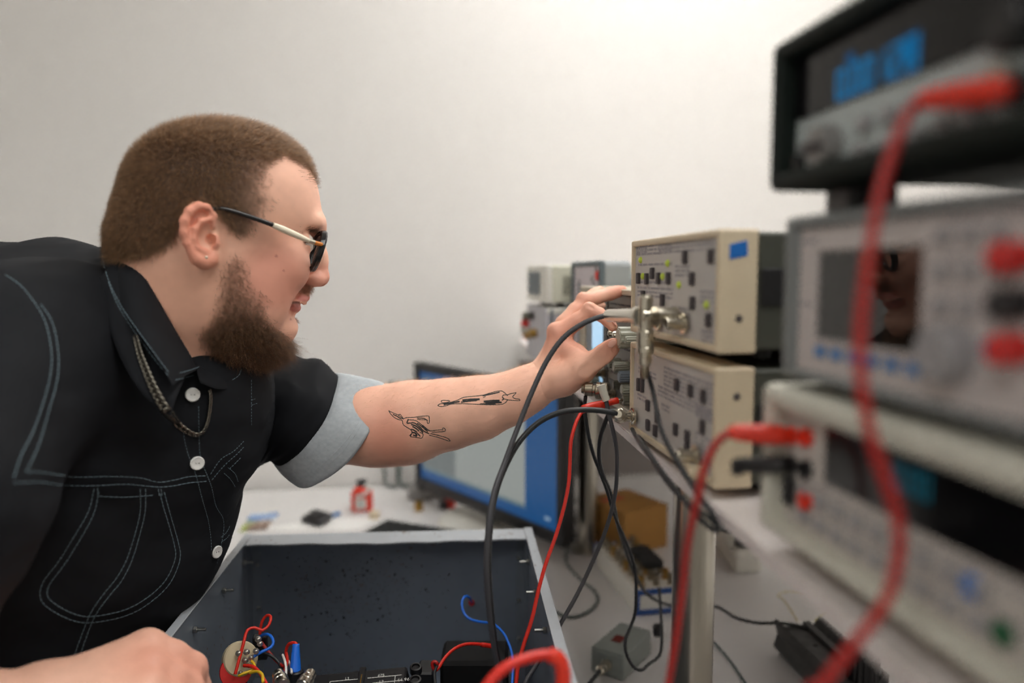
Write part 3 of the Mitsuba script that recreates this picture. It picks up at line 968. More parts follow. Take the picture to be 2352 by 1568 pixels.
# eyelids
for s in S2:
    G.ell(H(682, 558) + [0, s * .032, 0], [.0130, .0135, .0130], k=.004)
    G.chain([H(706, 560) + [0, s * .022, 0], H(713, 556) + [0, s * .030, 0], H(707, 556) + [0, s * .0385, 0], H(690, 560) + [0, s * .0450, 0]], [.001, .0022, .0022, .001], .0012, 'sub')
# ears
for s in S2:
    E_ = lambda u, v, o: (H(458 + (u - 458) * .93, 541 + (v - 541) * .93, -.085) * [1, 0, 1] + [0, s * (.0700 + o), 0])
    tilt = lambda u: .012 * (499 - u) / 83
    G.ell(E_(457, 528, .0085), [.0155, .0052, .0265], axes=[[.96, -s * .26, 0], [s * .26, .96, 0], [0, 0, 1]], k=.006)
    G.ball(E_(474, 594, .0065), .0085, .006)
    rim = [(489, 520), (492, 492), (476, 472), (455, 468), (434, 481), (422, 505), (420, 533), (427, 560), (440, 583)]
    G.chain([E_(u, v, .0090 + tilt(u)) for u, v in rim], [.0030, .0036, .0038, .0040, .0042, .0042, .0038, .0034, .0030], .0022)
    G.chain([E_(u, v, .0080 + tilt(u)) for u, v in ((440, 583), (452, 598), (470, 606), (488, 600), (494, 585))], [.0040, .0055, .0062, .0055, .0042], .004)
    G.ell(E_(476, 545, .0150), [.0085, .0075, .0130], k=.0035, mode='sub')
    G.ell(E_(470, 502, .0155), [.0070, .0036, .0085], k=.003, mode='sub')
    G.chain([E_(u, v, .0125 + .6 * tilt(u)) for u, v in ((482, 500), (462, 506), (447, 525), (443, 548), (451, 570), (468, 580))], [.0024, .0027, .0029, .0029, .0028, .0026], .003)
    G.chain([E_(u, v, .0135 + tilt(u)) for u, v in ((478, 486), (457, 484), (441, 500), (434, 525), (438, 552))], [.0010, .0013, .0014, .0013, .0010], .0018, 'sub')
    G.ell(E_(497, 556, .0105), [.0045, .0045, .0075], k=.003)
    G.ball(E_(470, 582, .0135), .0034, .003)
    G.ell(E_(486, 551, .010), [.0045, .008, .0055], k=.002, mode='sub')
head = soften(G.mesh(), 6)
head = trimesh.Trimesh(hw(head.vertices), head.faces, process=False)

# left arm, reaching, and left hand (pixel, distance, radius in pixels -> metres)
A_ = lambda u, v, z: at(u, v, z)


def spec(rows):
    return [at(u, v, z) for u, v, z, r in rows], [r * z / FPX for u, v, z, r in rows]


lo = np.array([-.36, .74, 1.02]); hi = np.array([.30, 1.06, 1.36])
GA = Grid(lo, hi, .0022)
arm1 = [(600, 940, .930, 108), (740, 968, .905, 100), (850, 975, .885, 89), (950, 965, .878, 87), (1030, 951, .872, 78), (1100, 937, .868, 70), (1170, 915, .864, 57), (1215, 893, .862, 49.5), (1250, 873, .862, 46)]
arm2 = [(600, 940, .960, 105), (740, 968, .940, 92), (850, 975, .920, 80), (950, 965, .910, 79), (1030, 951, .902, 71), (1100, 935, .896, 63), (1170, 912, .890, 52), (1215, 889, .888, 45), (1250, 868, .888, 41)]
for rows_ in (arm1, arm2):
    p, r = spec(rows_)
    GA.chain(p, r, .012)
GA.ell(at(905, 990, .875), [.050, .036, .036], k=.02)
armm = soften(GA.mesh(), 6)
p_w, p_w2 = at(1250, 872, .866), at(1252, 866, .888)
GH_ = Grid(at(1215, 960, .88) - [.0, .06, .0], at(1470, 620, .90) + [.01, .085, .0], .00125)
palm = [(1284, 767, .858, 23.5), (1297, 745, .874, 22), (1304, 739, .892, 21), (1308, 743, .908, 19)]
wr = [(1240, 879, .862, 45), (1262, 860, .863, 38), (1262, 856, .877, 36), (1262, 852, .890, 34), (1240, 872, .890, 40)]
W_ = {i: (at(*w[:3]), w[3] * w[2] / FPX) for i, w in enumerate(wr)}
GH_.cone(at(1205, 898, .862), W_[0][0], 51 * .862 / FPX, W_[0][1], .008)
GH_.cone(at(1205, 893, .888), W_[4][0], 46 * .888 / FPX, W_[4][1], .008)
GH_.cone(W_[0][0], W_[1][0], W_[0][1], W_[1][1], .008)
GH_.cone(W_[4][0], W_[3][0], W_[4][1], W_[3][1], .008)
GH_.cone(W_[1][0], W_[3][0], W_[1][1], W_[3][1], .008)
for (u, v, z, r), w in zip(palm, (1, 2, 2, 3)):
    GH_.cone(W_[w][0], at(u, v, z), W_[w][1], r * z / FPX, .008)
for i in range(3):
    (u, v, z, r), (u2, v2, z2, r2) = palm[i], palm[i + 1]
    GH_.cone(at(u, v + 9, z), at(u2, v2 + 9, z2), .8 * r * z / FPX, .8 * r2 * z2 / FPX, .006)
thumb = [(1288, 868, .848, 34), (1342, 843, .836, 26), (1364, 829, .832, 22.5), (1387, 812, .829, 21.5), (1403, 799, .827, 18.5), (1411, 791, .826, 14.5)]
index = [(1284, 767, .858, 23.5), (1326, 737, .855, 18.5), (1358, 714, .853, 16.8), (1376, 721, .850, 14.8), (1397, 736, .847, 14.2), (1407, 750, .845, 11.5)]
middle = [(1297, 745, .874, 22), (1322, 713, .878, 18), (1344, 692, .882, 17.6), (1375, 682, .888, 15.2), (1402, 674, .893, 15.2), (1417, 670, .896, 13.6), (1429, 666, .898, 10.5)]
ring = [(1304, 739, .892, 21), (1325, 712, .900, 16.5), (1346, 690, .908, 16), (1364, 676, .916, 13.5), (1378, 667, .923, 11)]
little = [(1308, 743, .908, 19), (1330, 724, .917, 14), (1350, 710, .924, 13.5), (1368, 704, .931, 11.5), (1382, 702, .936, 9.5)]
for fing in (index, middle, ring, little):
    p, r = spec(fing)
    GH_.chain(p, r, .0028)
p, r = spec(thumb)
GH_.chain(p, r, .005)
p, r = spec([(1302, 800, .856, 24), (1322, 818, .848, 25), (1340, 838, .840, 25)])
GH_.chain(p, r, .008)
p, r = spec([(1270, 880, .852, 33), (1295, 872, .848, 32), (1330, 853, .840, 30)])
GH_.chain(p, r, .010)
# knuckle bumps and joint creases
GH_.ball(at(1350, 705, .851), .0052, .006)
GH_.ball(at(1337, 683, .881), .0056, .006)
GH_.ball(at(1273, 757, .858), .0070, .008)
cr = lambda pts, r=.0007: GH_.chain([at(*q) for q in pts], [r] * len(pts), .0020, 'sub')
cr([(1378, 812, .8180), (1386, 820, .8175), (1394, 826, .8185)])
cr([(1383, 808, .8180), (1391, 816, .8172), (1399, 822, .8185)])
cr([(1372, 806, .8205), (1379, 818, .8195), (1386, 826, .8205)])
cr([(1304, 777, .846), (1320, 790, .842), (1344, 806, .836)], .0016)
for du in (0, 7, 14):
    cr([(1346 + du, 699 + du * .35, .8450), (1348 + du, 704 + du * .35, .8448)], .0006)
handm = soften(GH_.mesh(), 4)

# right hand resting on the edge of the metal case, and its forearm
GR = Grid(at(-260, 1760, .56) - [.04, .08, .03], at(540, 1400, .66) + [.02, .10, .02], .0024)
rh = lambda rows_, k: GR.chain(*spec(rows_), k)
rh([(-260, 1700, .56, 118), (-60, 1650, .585, 100), (100, 1612, .605, 74)], .01)
rh([(-260, 1700, .60, 112), (-60, 1655, .61, 92), (100, 1620, .625, 66)], .01)
rk = [(336, 1494, .665, 47), (340, 1540, .645, 46), (335, 1585, .625, 44), (325, 1625, .610, 40)]
for (u, v, z, r) in rk:
    rh([(100, 1612, .612, 72), (u, v, z, r)], .012)
rh([(336, 1494, .665, 47), (395, 1512, .672, 38), (437, 1536, .680, 36), (452, 1585, .690, 31), (440, 1625, .695, 27)], .005)
rh([(340, 1540, .645, 46), (395, 1563, .652, 38), (433, 1590, .660, 36), (440, 1645, .675, 30), (420, 1680, .68, 26)], .005)
rh([(335, 1585, .625, 44), (385, 1610, .632, 36), (420, 1640, .64, 34), (420, 1690, .66, 28)], .005)
rh([(325, 1625, .610, 40), (370, 1652, .615, 32), (400, 1684, .62, 30), (398, 1725, .63, 25)], .005)
rh([(190, 1600, .640, 60), (290, 1570, .690, 42), (370, 1590, .705, 33), (410, 1620, .70, 28)], .008)
rhandm = soften(GR.mesh(), 6)

# torso core, hidden in the shirt, joins neck and arms into one body
GC = Grid([-.75, .42, .55], [-.05, 1.12, 1.42], .008)
GC.chain([at(300, 800, .79), at(290, 900, .82), at(190, 1180, .82), at(60, 1420, .82), at(-10, 1700, .84)], [.065, .095, .12, .13, .12], .03)
GC.chain([at(340, 900, .84), at(480, 925, .89), at(600, 940, .94)], [.085, .07, .045], .03)
GC.chain([at(260, 880, .80), at(120, 830, .73), at(40, 840, .68)], [.08, .065, .050], .03)
corem = GC.mesh()
GU = Grid(at(40, 840, .66) + [-.25, -.20, -.40], at(40, 840, .66) + [.08, .08, .08], .005)
GU.chain([at(40, 840, .68), at(-165, 1150, .57), at(-245, 1420, .545), at(-260, 1700, .57), at(-230, 1692, .573)], [.055, .054, .047, .038, .037], .02)
upperm = GU.mesh()


def as_manifold(m):
    m = m.copy()
    m.merge_vertices()
    return manifold3d.Manifold(manifold3d.Mesh(np.asarray(m.vertices, np.float32), np.asarray(m.faces, np.uint32)))


pieces = [head, armm, handm, rhandm, corem, upperm]
mans = [as_manifold(m) for m in pieces]
bad = [i for i, m in enumerate(mans) if m.status() != manifold3d.Error.NoError or m.volume() == 0]
if bad:
    print('not manifold:', bad, [mans[i].status() for i in bad])
uni = mans[0]
for m in mans[1:]:
    uni = uni + m
mm = uni.to_mesh()
body = trimesh.Trimesh(np.array(mm.vert_properties[:, :3]), np.array(mm.tri_verts), process=False)
print('body', len(body.faces), 'pieces', len(body.split(only_watertight=False)) if len(body.faces) < 2e6 else '')

# ------------------------------------------------------------------ skin colour, hair, beard
from shapely.geometry import Polygon as SP, LineString as SL
import shapely
V = np.asarray(body.vertices)
NB = normals_of(body)
hv = wh(V)
pu, pv = P_(hv)
Ypx = hv[:, 1]
is_head = (np.abs(Ypx) < .105) & (hv[:, 2] > -.16) & (hv[:, 0] > -.14) & (hv[:, 0] < .14)
near_head = np.linalg.norm(V - hw([0.01, 0, -.02]), axis=1) < .19
is_head &= near_head


def sdist(poly, x, y):
    """signed distance in pixels, positive inside"""
    P = SP(poly)
    pts = shapely.points(np.stack([x, y], 1))
    d = shapely.distance(pts, P.exterior)
    return np.where(shapely.contains(P, pts), d, -d)


HAIR = [(724, 420), (692, 388), (650, 364), (618, 384), (612, 437), (628, 468), (600, 500), (572, 545), (545, 548), (520, 530), (503, 505), (490, 492), (470, 492), (440, 500), (424, 520), (415, 540), (400, 566), (374, 584), (314, 604), (240, 600), (150, 560), (150, 200), (800, 200), (800, 400)]
BEARD = [(545, 575), (572, 606), (586, 650), (616, 682), (612, 722), (634, 752), (655, 772), (690, 800), (660, 850), (560, 850), (480, 830), (452, 775), (488, 715), (499, 645), (508, 604)]
hd = np.where(is_head, sdist(HAIR, pu, pv), -99)
bd = np.where(is_head, sdist(BEARD, pu, pv), -99)
ear_zone = is_head & (np.abs(hv[:, 1]) > .0735) & (pu > 405) & (pu < 506) & (pv > 455) & (pv < 622)
hd = np.where(ear_zone & (np.abs(hv[:, 1]) > .0800), -99, hd)
ss = lambda a, b, x: (lambda t: t * t * (3 - 2 * t))(np.clip((x - a) / (b - a), 0, 1))
L_ = lambda c: np.array(lin(c))
skin = np.tile(L_((228, 178, 154)), (len(V), 1))
n1 = meshkit.fbm(V * 38, 3, 3)[:, None]
n2 = meshkit.fbm(V * 140, 2, 9)[:, None]
skin = skin * (0.90 + .2 * n1) * (0.95 + .1 * n2)
blush = lambda w, c: skin * (1 - w[:, None]) + L_(c) * w[:, None]


def spot(u, v, r, y=None):
    d = np.hypot(pu - u, pv - v)
    w = np.where(is_head, 1 - ss(.3 * r, r, d), 0)
    return w


skin = blush(.60 * spot(630, 640, 130), (196, 120, 102))
skin = blush(.50 * spot(745, 632, 40), (205, 130, 112))
skin = blush(.62 * np.where(ear_zone, 1, 0) * ss(.0785, .0850, np.abs(hv[:, 1])), (208, 118, 94))
skin = blush(.45 * np.where(is_head, ss(560, 640, pv) * (1 - ss(520, 600, pu)), 0), (206, 150, 124))
lipw = np.where(is_head & (np.abs(Ypx) < .027), np.maximum(1 - ss(5, 10, np.hypot((pu - 698) * .45, pv - 685)), 1 - ss(7, 12, np.hypot((pu - 680) * .6, pv - 707))), 0)
skin = blush(.75 * lipw, (188, 104, 98))
# mouth, lash line
skin = blush(.6 * np.where(is_head & (pu > 668) & (pu < 690) & (np.abs(Ypx) < .027), 1 - ss(1, 5, np.abs(pv - 694.5)), 0), (90, 40, 36))
for u, v, r in ((635, 588, 5), (652, 621, 3.5), (668, 733, 4)):
    skin = blush(.6 * spot(u, v, r), (140, 60, 50))
# hands: warmer knuckles and fingertips
for q, r, w in ((at(1360, 720, .85), .03, .35), (at(1435, 664, .89), .022, .55), (at(1408, 790, .825), .02, .45), (at(1345, 690, .88), .016, .4), (at(1280, 770, .855), .02, .3), (at(1310, 780, .85), .03, .4), (at(335, 1470, .63), .03, .5), (at(450, 1535, .66), .04, .5), (at(900, 1010, .84), .03, .45), (at(880, 990, .84), .03, .3)):
    d = np.linalg.norm(V - q, axis=1)
    skin = blush(w * (1 - ss(.2 * r, 1.6 * r, d)), (206, 128, 106))
tem = ss(540, 600, pu) * ss(375, 420, pv)
hmask = (ss(-2, 18, hd) * (1 - tem) + ss(-16, 40, hd) * tem) * (1 - .42 * ss(520, 610, pu) * ss(350, 400, pv))
bmask = ss(-8, 34, bd) * (.5 + .5 * ss(640, 760, pv))
skin = blush(.92 * hmask * (1 - .45 * ss(540, 640, pu)), (74, 56, 42))
skin = blush(.60 * bmask, (98, 66, 50))
# stubble on the upper lip and thin moustache
skin = blush(.28 * np.where(is_head, 1 - ss(8, 26, np.hypot(pu - 700, (pv - 664) * 1.3)), 0), (110, 70, 56))
scene['skin'] = {'type': 'twosided', 'bsdf': {'type': 'bumpmap', 'arbitrary': mikit.proc(lambda p, n, uv: noise(p.x * 900, p.y * 900, p.z * 900) * .6 + noise(p.x * 400, p.y * 400, p.z * 400) * .5, eps=3e-4), 'scale': .00016,
                 'bsdf': {'type': 'principled', 'base_color': {'type': 'mesh_attribute', 'name': 'vertex_color'}, 'roughness': .5, 'specular': .42, 'sheen': .15}}}
man = thing('person', 'bearded man with glasses in a black shirt reaching across to the instruments', 'person')
part(man, 'body', body, 'skin', True, color=np.clip(skin, 0, 1))

ha = {'type': 'mesh_attribute', 'name': 'vertex_color'}
scene['hair'] = {'type': 'twosided', 'bsdf': {'type': 'principled', 'base_color': ha, 'roughness': .42, 'specular': .35}}


def strands(name, weight, count, length, droop, tone, radius, seed, jit=.35, segs=2, curl=0.0, label=None, kind='stuff', lift=1.0):
    """fine tapering hairs on the body where weight (one per vertex) is above zero"""
    g = np.random.default_rng(seed)
    f = body.faces
    fw = weight[f].mean(1) * body.area_faces
    on = np.flatnonzero(fw > 0)
    p = fw[on] / fw[on].sum()
    pick = on[np.searchsorted(np.cumsum(p), g.random(count)).clip(0, len(on) - 1)]
    r1, r2 = np.sqrt(g.random(count)), g.random(count)
    bc = np.stack([1 - r1, r1 * (1 - r2), r1 * r2], 1)
    tri = f[pick]
    root = np.einsum('ij,ijk->ik', bc, V[tri])
    nn = np.einsum('ij,ijk->ik', bc, NB[tri])
    nn /= np.linalg.norm(nn, axis=1, keepdims=True)
    h = wh(root)
    flow = droop(h)
    d = nn * lift + flow + g.normal(0, jit, (count, 3))
    d /= np.linalg.norm(d, axis=1, keepdims=True)
    Ls = (length(h) if callable(length) else length) * g.uniform(.65, 1.1, count)
    col = tone(h, g)
    side = np.cross(d, g.normal(0, 1, (count, 3)))
    side /= np.linalg.norm(side, axis=1, keepdims=True)
    up = np.cross(d, side)
    rings, v, fs, cs = [], [], [], []
    bend = g.normal(0, 1, (count, 3)) * curl
    for s_ in range(segs + 1):
        t = s_ / segs
        c = root - nn * .0004 + d * (Ls * t)[:, None] + (bend + flow * .25) * (Ls * t * t)[:, None]
        if curl:
            c = c + side * (np.sin(t * 6 + g.random(count) * 6.28) * Ls * .10 * t)[:, None]
        if s_ == segs:
            rings.append(c[:, None])
        else:
            rr = radius * (1 - .55 * t)
            rings.append(np.stack([c + rr * (math.cos(a) * side + math.sin(a) * up) for a in (0, 2.094, 4.189)], 1))
    allv = np.concatenate(rings, 1)                     # count x (3 segs + 1) x 3
    m = allv.shape[1]
    base = (np.arange(count) * m)[:, None, None]
    fl = []
    for s_ in range(segs):
        for k in range(3):
            a, b = s_ * 3 + k, s_ * 3 + (k + 1) % 3
            if s_ == segs - 1:
                fl.append([a, b, m - 1])
            else:
                fl += [[a, b, b + 3], [a, b + 3, a + 3]]
    faces_ = (base + np.array(fl)[None]).reshape(-1, 3)
    mesh = trimesh.Trimesh(allv.reshape(-1, 3), faces_, process=False)
    return part(man, name, mesh, 'hair', True, label=label, kind=kind, color=np.clip(np.repeat(col, m, 0), 0, 1))


vis = np.where(Ypx < .055, 1.0, .35)
hw_ = hmask * np.where(is_head, 1, 0) * vis
hx_w, hz_w, hy_w = hx, hz, hy


def hair_flow(h):
    u, v = P_(h)
    f = ss(600, 720, u)[:, None] * (hx_w * .9 - hz_w * .2) + (1 - ss(600, 720, u))[:, None] * (-hz_w * .55 + hx_w * .15)
    top = ss(380, 320, v)[:, None]
    return f * (1 - .4 * top) + top * hx_w * .35


def hair_len(h):
    u, v = P_(h)
    L = .0090 + .004 * ss(400, 300, v) + .003 * ss(480, 560, v) * ss(330, 250, u)
    L = L * (1 - .38 * ss(480, 600, u) * ss(350, 420, v))
    return L


def hair_tone(h, g):
    u, v = P_(h)
    t = g.random(len(h))[:, None]
    c = L_((82, 62, 45)) * (1 - t) + L_((168, 130, 96)) * t
    grey = (ss(500, 600, u) * ss(380, 450, v))[:, None] * .55
    return c * (1 - grey) + L_((150, 128, 112)) * grey


strands('hair', hw_, 62000, hair_len, hair_flow, hair_tone, .00015, 1, jit=.24, label='cropped brown hair')
bw = bmask * vis * (.30 + .70 * np.maximum(ss(670, 770, pv), .75 * ss(60, 5, np.abs(pu - 538)))) * np.where(is_head, 1, 0)


def beard_len(h):
    u, v = P_(h)
    return .0048 + .0078 * ss(690, 810, v) * ss(470, 540, u) + .003 * ss(600, 660, u) * ss(740, 790, v)


def beard_flow(h):
    u, v = P_(h)
    return -hz_w * .6 + hx_w * (.12 + .35 * ss(560, 660, u)[:, None])


strands('beard', bw, 21000, beard_len, beard_flow, lambda h, g: L_((62, 46, 35)) * (1 - (t := g.random(len(h))[:, None]**1.4)) + L_((146, 108, 78)) * t, .00014, 2, jit=.42, segs=3, curl=.35, label='curly brown beard')
mw = np.where(is_head & (np.abs(Ypx) < .020), np.maximum(1 - ss(6, 20, np.hypot(pu - 704, (pv - 662) * 1.2)), .8 * (1 - ss(4, 9, np.hypot(pu - 684, pv - 731)))), 0)
strands('moustache', mw, 500, .0055, lambda h: -hz_w * .9 + hx_w * .3, lambda h, g: np.tile(L_((150, 110, 84)), (len(h), 1)), .00010, 3, jit=.25, label='thin moustache')
bl = SL([(682, 541), (700, 529), (716, 524), (733, 530)])
bq = shapely.distance(shapely.points(np.stack([pu, pv], 1)), bl)
ew = np.where(is_head & (np.abs(Ypx) > .006), 1 - ss(3, 9, bq), 0)
strands('eyebrow', ew, 1500, .0065, lambda h: -hx_w * .9 + hz_w * .15, lambda h, g: np.tile(L_((92, 68, 50)), (len(h), 1)), .00013, 4, jit=.25, label='brown eyebrows', lift=.45)
lw = np.where(is_head & (np.abs(Ypx) > .02), 1 - ss(1.5, 4, np.hypot((pu - 703) * .4, pv - 556)), 0)
strands('eyelash', lw, 160, .008, lambda h: hx_w * 1.2 + hz_w * .2, lambda h, g: np.tile(L_((50, 36, 28)), (len(h), 1)), .00012, 5, jit=.15, label='eyelashes', lift=.3)
# arm hair
dist_arm = np.linalg.norm(V - at(1060, 930, .87), axis=1)
aw = np.where((dist_arm < .20) & ~is_head, 1.0, 0) * (0.25 + .75 * ss(-.2, .8, NB[:, 2]))
du = (at(1240, 870, .865) - at(900, 960, .88))
du /= np.linalg.norm(du)
strands('arm_hair', aw, 4500, .0065, lambda h: du * 1.25 + np.array([0, 0, .1]), lambda h, g: L_((214, 172, 132)) * g.uniform(.7, 1.1, (len(h), 1)), .00006, 6, jit=.3, curl=.2, label='fine fair hair on the forearm', lift=.5)
# eyes
mat('eye_white', (225, 215, 205), .15)
mat('eye_iris', (70, 62, 50), .12)
for s in S2:
    c = H(687, 558) + [0, s * .032, 0]
    k = part(man, 'eye', trimesh.creation.icosphere(3, .0118).apply_translation(hw(c)), 'eye_white', True)
    ic = trimesh.creation.icosphere(3, .0062).apply_transform(np.diag([.45, 1, 1, 1]))
    ic.vertices = hw(np.asarray(ic.vertices) + c + [.0098, 0, 0])
    part(k, 'iris', ic, 'eye_iris', True, label='dark iris')
# fingernails
mat('nail', (226, 172, 154), .3)


def nail(u, v, z, along, out, L, Wd):
    a, n = np.asarray(along, float), np.asarray(out, float)
    a /= np.linalg.norm(a)
    n = n - a * (n @ a)
    n /= np.linalg.norm(n)
    b = np.cross(n, a)
    m = trimesh.creation.icosphere(3, 1.0)
    m.vertices = np.asarray(m.vertices) * [L, Wd, .0011]
    m.vertices = m.vertices @ np.stack([a, b, n]) + at(u, v, z)
    part(man, 'fingernail', m, 'nail', True)


dirp = lambda p, q: at(*q) - at(*p)
nail(1406, 789, .8175, dirp((1387, 812, .829), (1411, 791, .826)), -ray(1400, 790) * .62 + RT * .55 + UP * .45, .0054, .0036)
nail(1425, 659.5, .8975, dirp((1402, 674, .893), (1430, 666, .898)), UP - ray(1430, 660) * .2, .0046, .0034)
nail(1411, 741, .8405, dirp((1397, 736, .847), (1407, 750, .845)), RT * .8 + UP * .5 - ray(1410, 745) * .3, .0046, .0034)

# ------------------------------------------------------------------ shirt
GS = Grid([-.86, .36, .58], [.02, 1.16, 1.44], .0045)
TOR = [(300, 880, .82, .122), (255, 1030, .815, .138), (192, 1180, .818, .149), (62, 1400, .82, .158), (-10, 1680, .84, .16)]
GS.chain([at(u, v, z) for u, v, z, r in TOR], [r for *_, r in TOR], .02)
GS.chain([at(150, 722, .86), at(-60, 745, .86), at(-165, 860, .86), at(-190, 1050, .86), at(-150, 1350, .86)], [.078, .078, .095, .12, .14], .04)
GS.chain([at(150, 722, .86), at(300, 800, .84)], [.078, .075], .03)
GS.chain([at(330, 880, .84), at(470, 925, .885), at(592, 940, .935)], [.098, .084, .066], .03)
GS.chain([at(300, 690, .83), at(350, 830, .805), at(400, 900, .80), at(420, 960, .80)], [.06, .080, .088, .085], .03)
GS.chain([at(255, 860, .79), at(120, 820, .72), at(30, 838, .67)], [.095, .085, .082], .035)
GS.chain([at(30, 838, .67), at(-175, 1150, .56), at(-265, 1380, .545)], [.082, .078, .072], .02)
GS.chain([at(-60, 760, .86), at(0, 900, .80), at(-60, 1300, .84)], [.08, .13, .15], .05)
shirtm = soften(GS.mesh(), 10)
sv = np.asarray(shirtm.vertices)
snn = normals_of(shirtm)
fold = (meshkit.fbm(sv * [9, 9, 22] + [0, 0, 3], 3, 21) - .5) * .010 + (meshkit.fbm(sv @ np.array([[1, .3, .6], [-.4, 1, .2], [.7, .2, -1]]) * [30, 8, 8], 2, 5) - .5) * .007
shirtm = trimesh.Trimesh(sv + snn * fold[:, None], shirtm.faces, process=False)
mat('shirt_cloth', mottled((16, 18, 22), (25, 27, 31), 40), .82, spec=.22, sheen=.35)
hipc = at(-10, 1680, .84)
mat('trouser_cloth', mottled((22, 25, 34), (30, 34, 44), 60), .85, spec=.2)
GT = Grid([hipc[0] - .30, hipc[1] - .30, .03], [hipc[0] + .22, hipc[1] + .30, hipc[2] + .08], .007)
latd = np.array([.6, .8, 0])
fwdd = np.array([.8, -.6, 0])
GT.chain([hipc + [0, 0, .04], hipc + [-.01, 0, -.10]], [.150, .148], .03)
for s in (-1, 1):
    h0 = hipc + latd * s * .085 + [-.02, 0, -.12]
    GT.chain([h0, [h0[0] - .02, h0[1], .44], [h0[0] - .07, h0[1], .10]], [.092, .066, .056], .03)
trous = soften(GT.mesh(), 6)
mat('cuff_cloth', mottled((160, 168, 173), (180, 186, 190), 300, 2), .85, spec=.15, sheen=.3)
mat('stitch_thread', (104, 120, 128), .8, spec=.15)
mat('button_white', (222, 222, 218), .35)


def ring_of(pts, n=72):
    p = [np.asarray(at(*q)) for q in pts]
    p = p + p[:3]
    s = spline(p, .002)
    # one full turn of the closed curve, between the second and the next-to-last control point
    a = int(np.argmin(np.linalg.norm(s[:len(s) // 2] - p[1], axis=1)))
    b = len(s) // 2 + int(np.argmin(np.linalg.norm(s[len(s) // 2:] - p[-2], axis=1)))
    c = s[a:b]
    d = np.r_[0, np.cumsum(np.linalg.norm(np.diff(np.vstack([c, c[:1]]), axis=0), axis=1))]
    t = np.linspace(0, d[-1], n, endpoint=False)
    cc = np.vstack([c, c[:1]])
    return np.stack([np.interp(t, d, cc[:, k]) for k in range(3)], 1)


def shell(rings, th):
    """tube through closed rings, with an inner wall th metres inside"""
    rings = [np.asarray(r) for r in rings]
    n = len(rings[0])
    cen = [r.mean(0) for r in rings]
    inner = [r - (r - c) / np.linalg.norm(r - c, axis=1, keepdims=True) * th for r, c in zip(rings, cen)]
    seq = rings + inner[::-1]
    v = np.vstack(seq)
    f = []
    m = len(seq)
    for i in range(m):
        j = (i + 1) % m
        for k in range(n):
            k2 = (k + 1) % n
            f += [[i * n + k, i * n + k2, j * n + k2], [i * n + k, j * n + k2, j * n + k]]
    t = trimesh.Trimesh(v, f, process=False)
    t.fix_normals()
    return t


R0 = ring_of([(775, 861, .890), (764, 920, .852), (744, 968, .840), (710, 1015, .840), (680, 1047, .852), (640, 1069, .874), (628, 1030, .915), (680, 940, .950), (735, 880, .930)])
R1 = ring_of([(881, 888, .882), (869, 945, .848), (843, 1000, .833), (803, 1055, .838), (747, 1097, .852), (697, 1115, .872), (680, 1070, .905), (740, 980, .955), (830, 905, .930)])
RS = ring_of([(606, 812, .93), (600, 880, .865), (592, 950, .850), (582, 1020, .865), (572, 1064, .905), (560, 1030, .95), (570, 930, .995), (590, 850, .975)])
RM = ring_of([(700, 814, .915), (690, 890, .852), (668, 960, .838), (640, 1025, .846), (612, 1068, .885), (590, 1030, .93), (625, 930, .975), (672, 850, .95)])


def loft(A, Mid, Bq, n, amp, seed):
    out = []
    for i in range(n + 1):
        t = i / n
        if Mid is None:
            r = A * (1 - t) + Bq * t
        else:
            r = A * (1 - t) * (1 - 2 * t) + Mid * 4 * t * (1 - t) + Bq * t * (2 * t - 1)
        c = r.mean(0)
        d = (r - c) / np.linalg.norm(r - c, axis=1, keepdims=True)
        w = (meshkit.fbm(np.stack([np.arange(len(r)) * .10 + t * 2.5, np.full(len(r), t * 2.2), np.zeros(len(r))], 1), 3, seed) - .5) * amp * math.sin(math.pi * min(1, t * 1.02 + .02))
        out.append(r + d * w[:, None])
    return out


sleeve_r = loft(RS, RM, R0, 22, .022, 4)
sleeve = shell([r for r in sleeve_r], .0022)
cuff_r = []
c0_, c1_ = R0.mean(0), R1.mean(0)
grow = lambda r, c, g: r + (r - c) / np.linalg.norm(r - c, axis=1, keepdims=True) * g
for i in range(13):
    t = i / 12
    r = R0 * (1 - t) + R1 * t
    c = r.mean(0)
    ax_ = (R1.mean(0) - R0.mean(0))
    bulge = .0035 * math.sin(math.pi * t)**.5 if 0 < t < 1 else 0
    w = (meshkit.fbm(np.stack([np.arange(len(r)) * .06, np.full(len(r), t * 1.1), np.zeros(len(r))], 1), 2, 14) - .5) * .006 * t
    cuff_r.append(grow(r, c, .0016 + bulge + w[:, None]))
cuffm = shell(cuff_r, .0042)
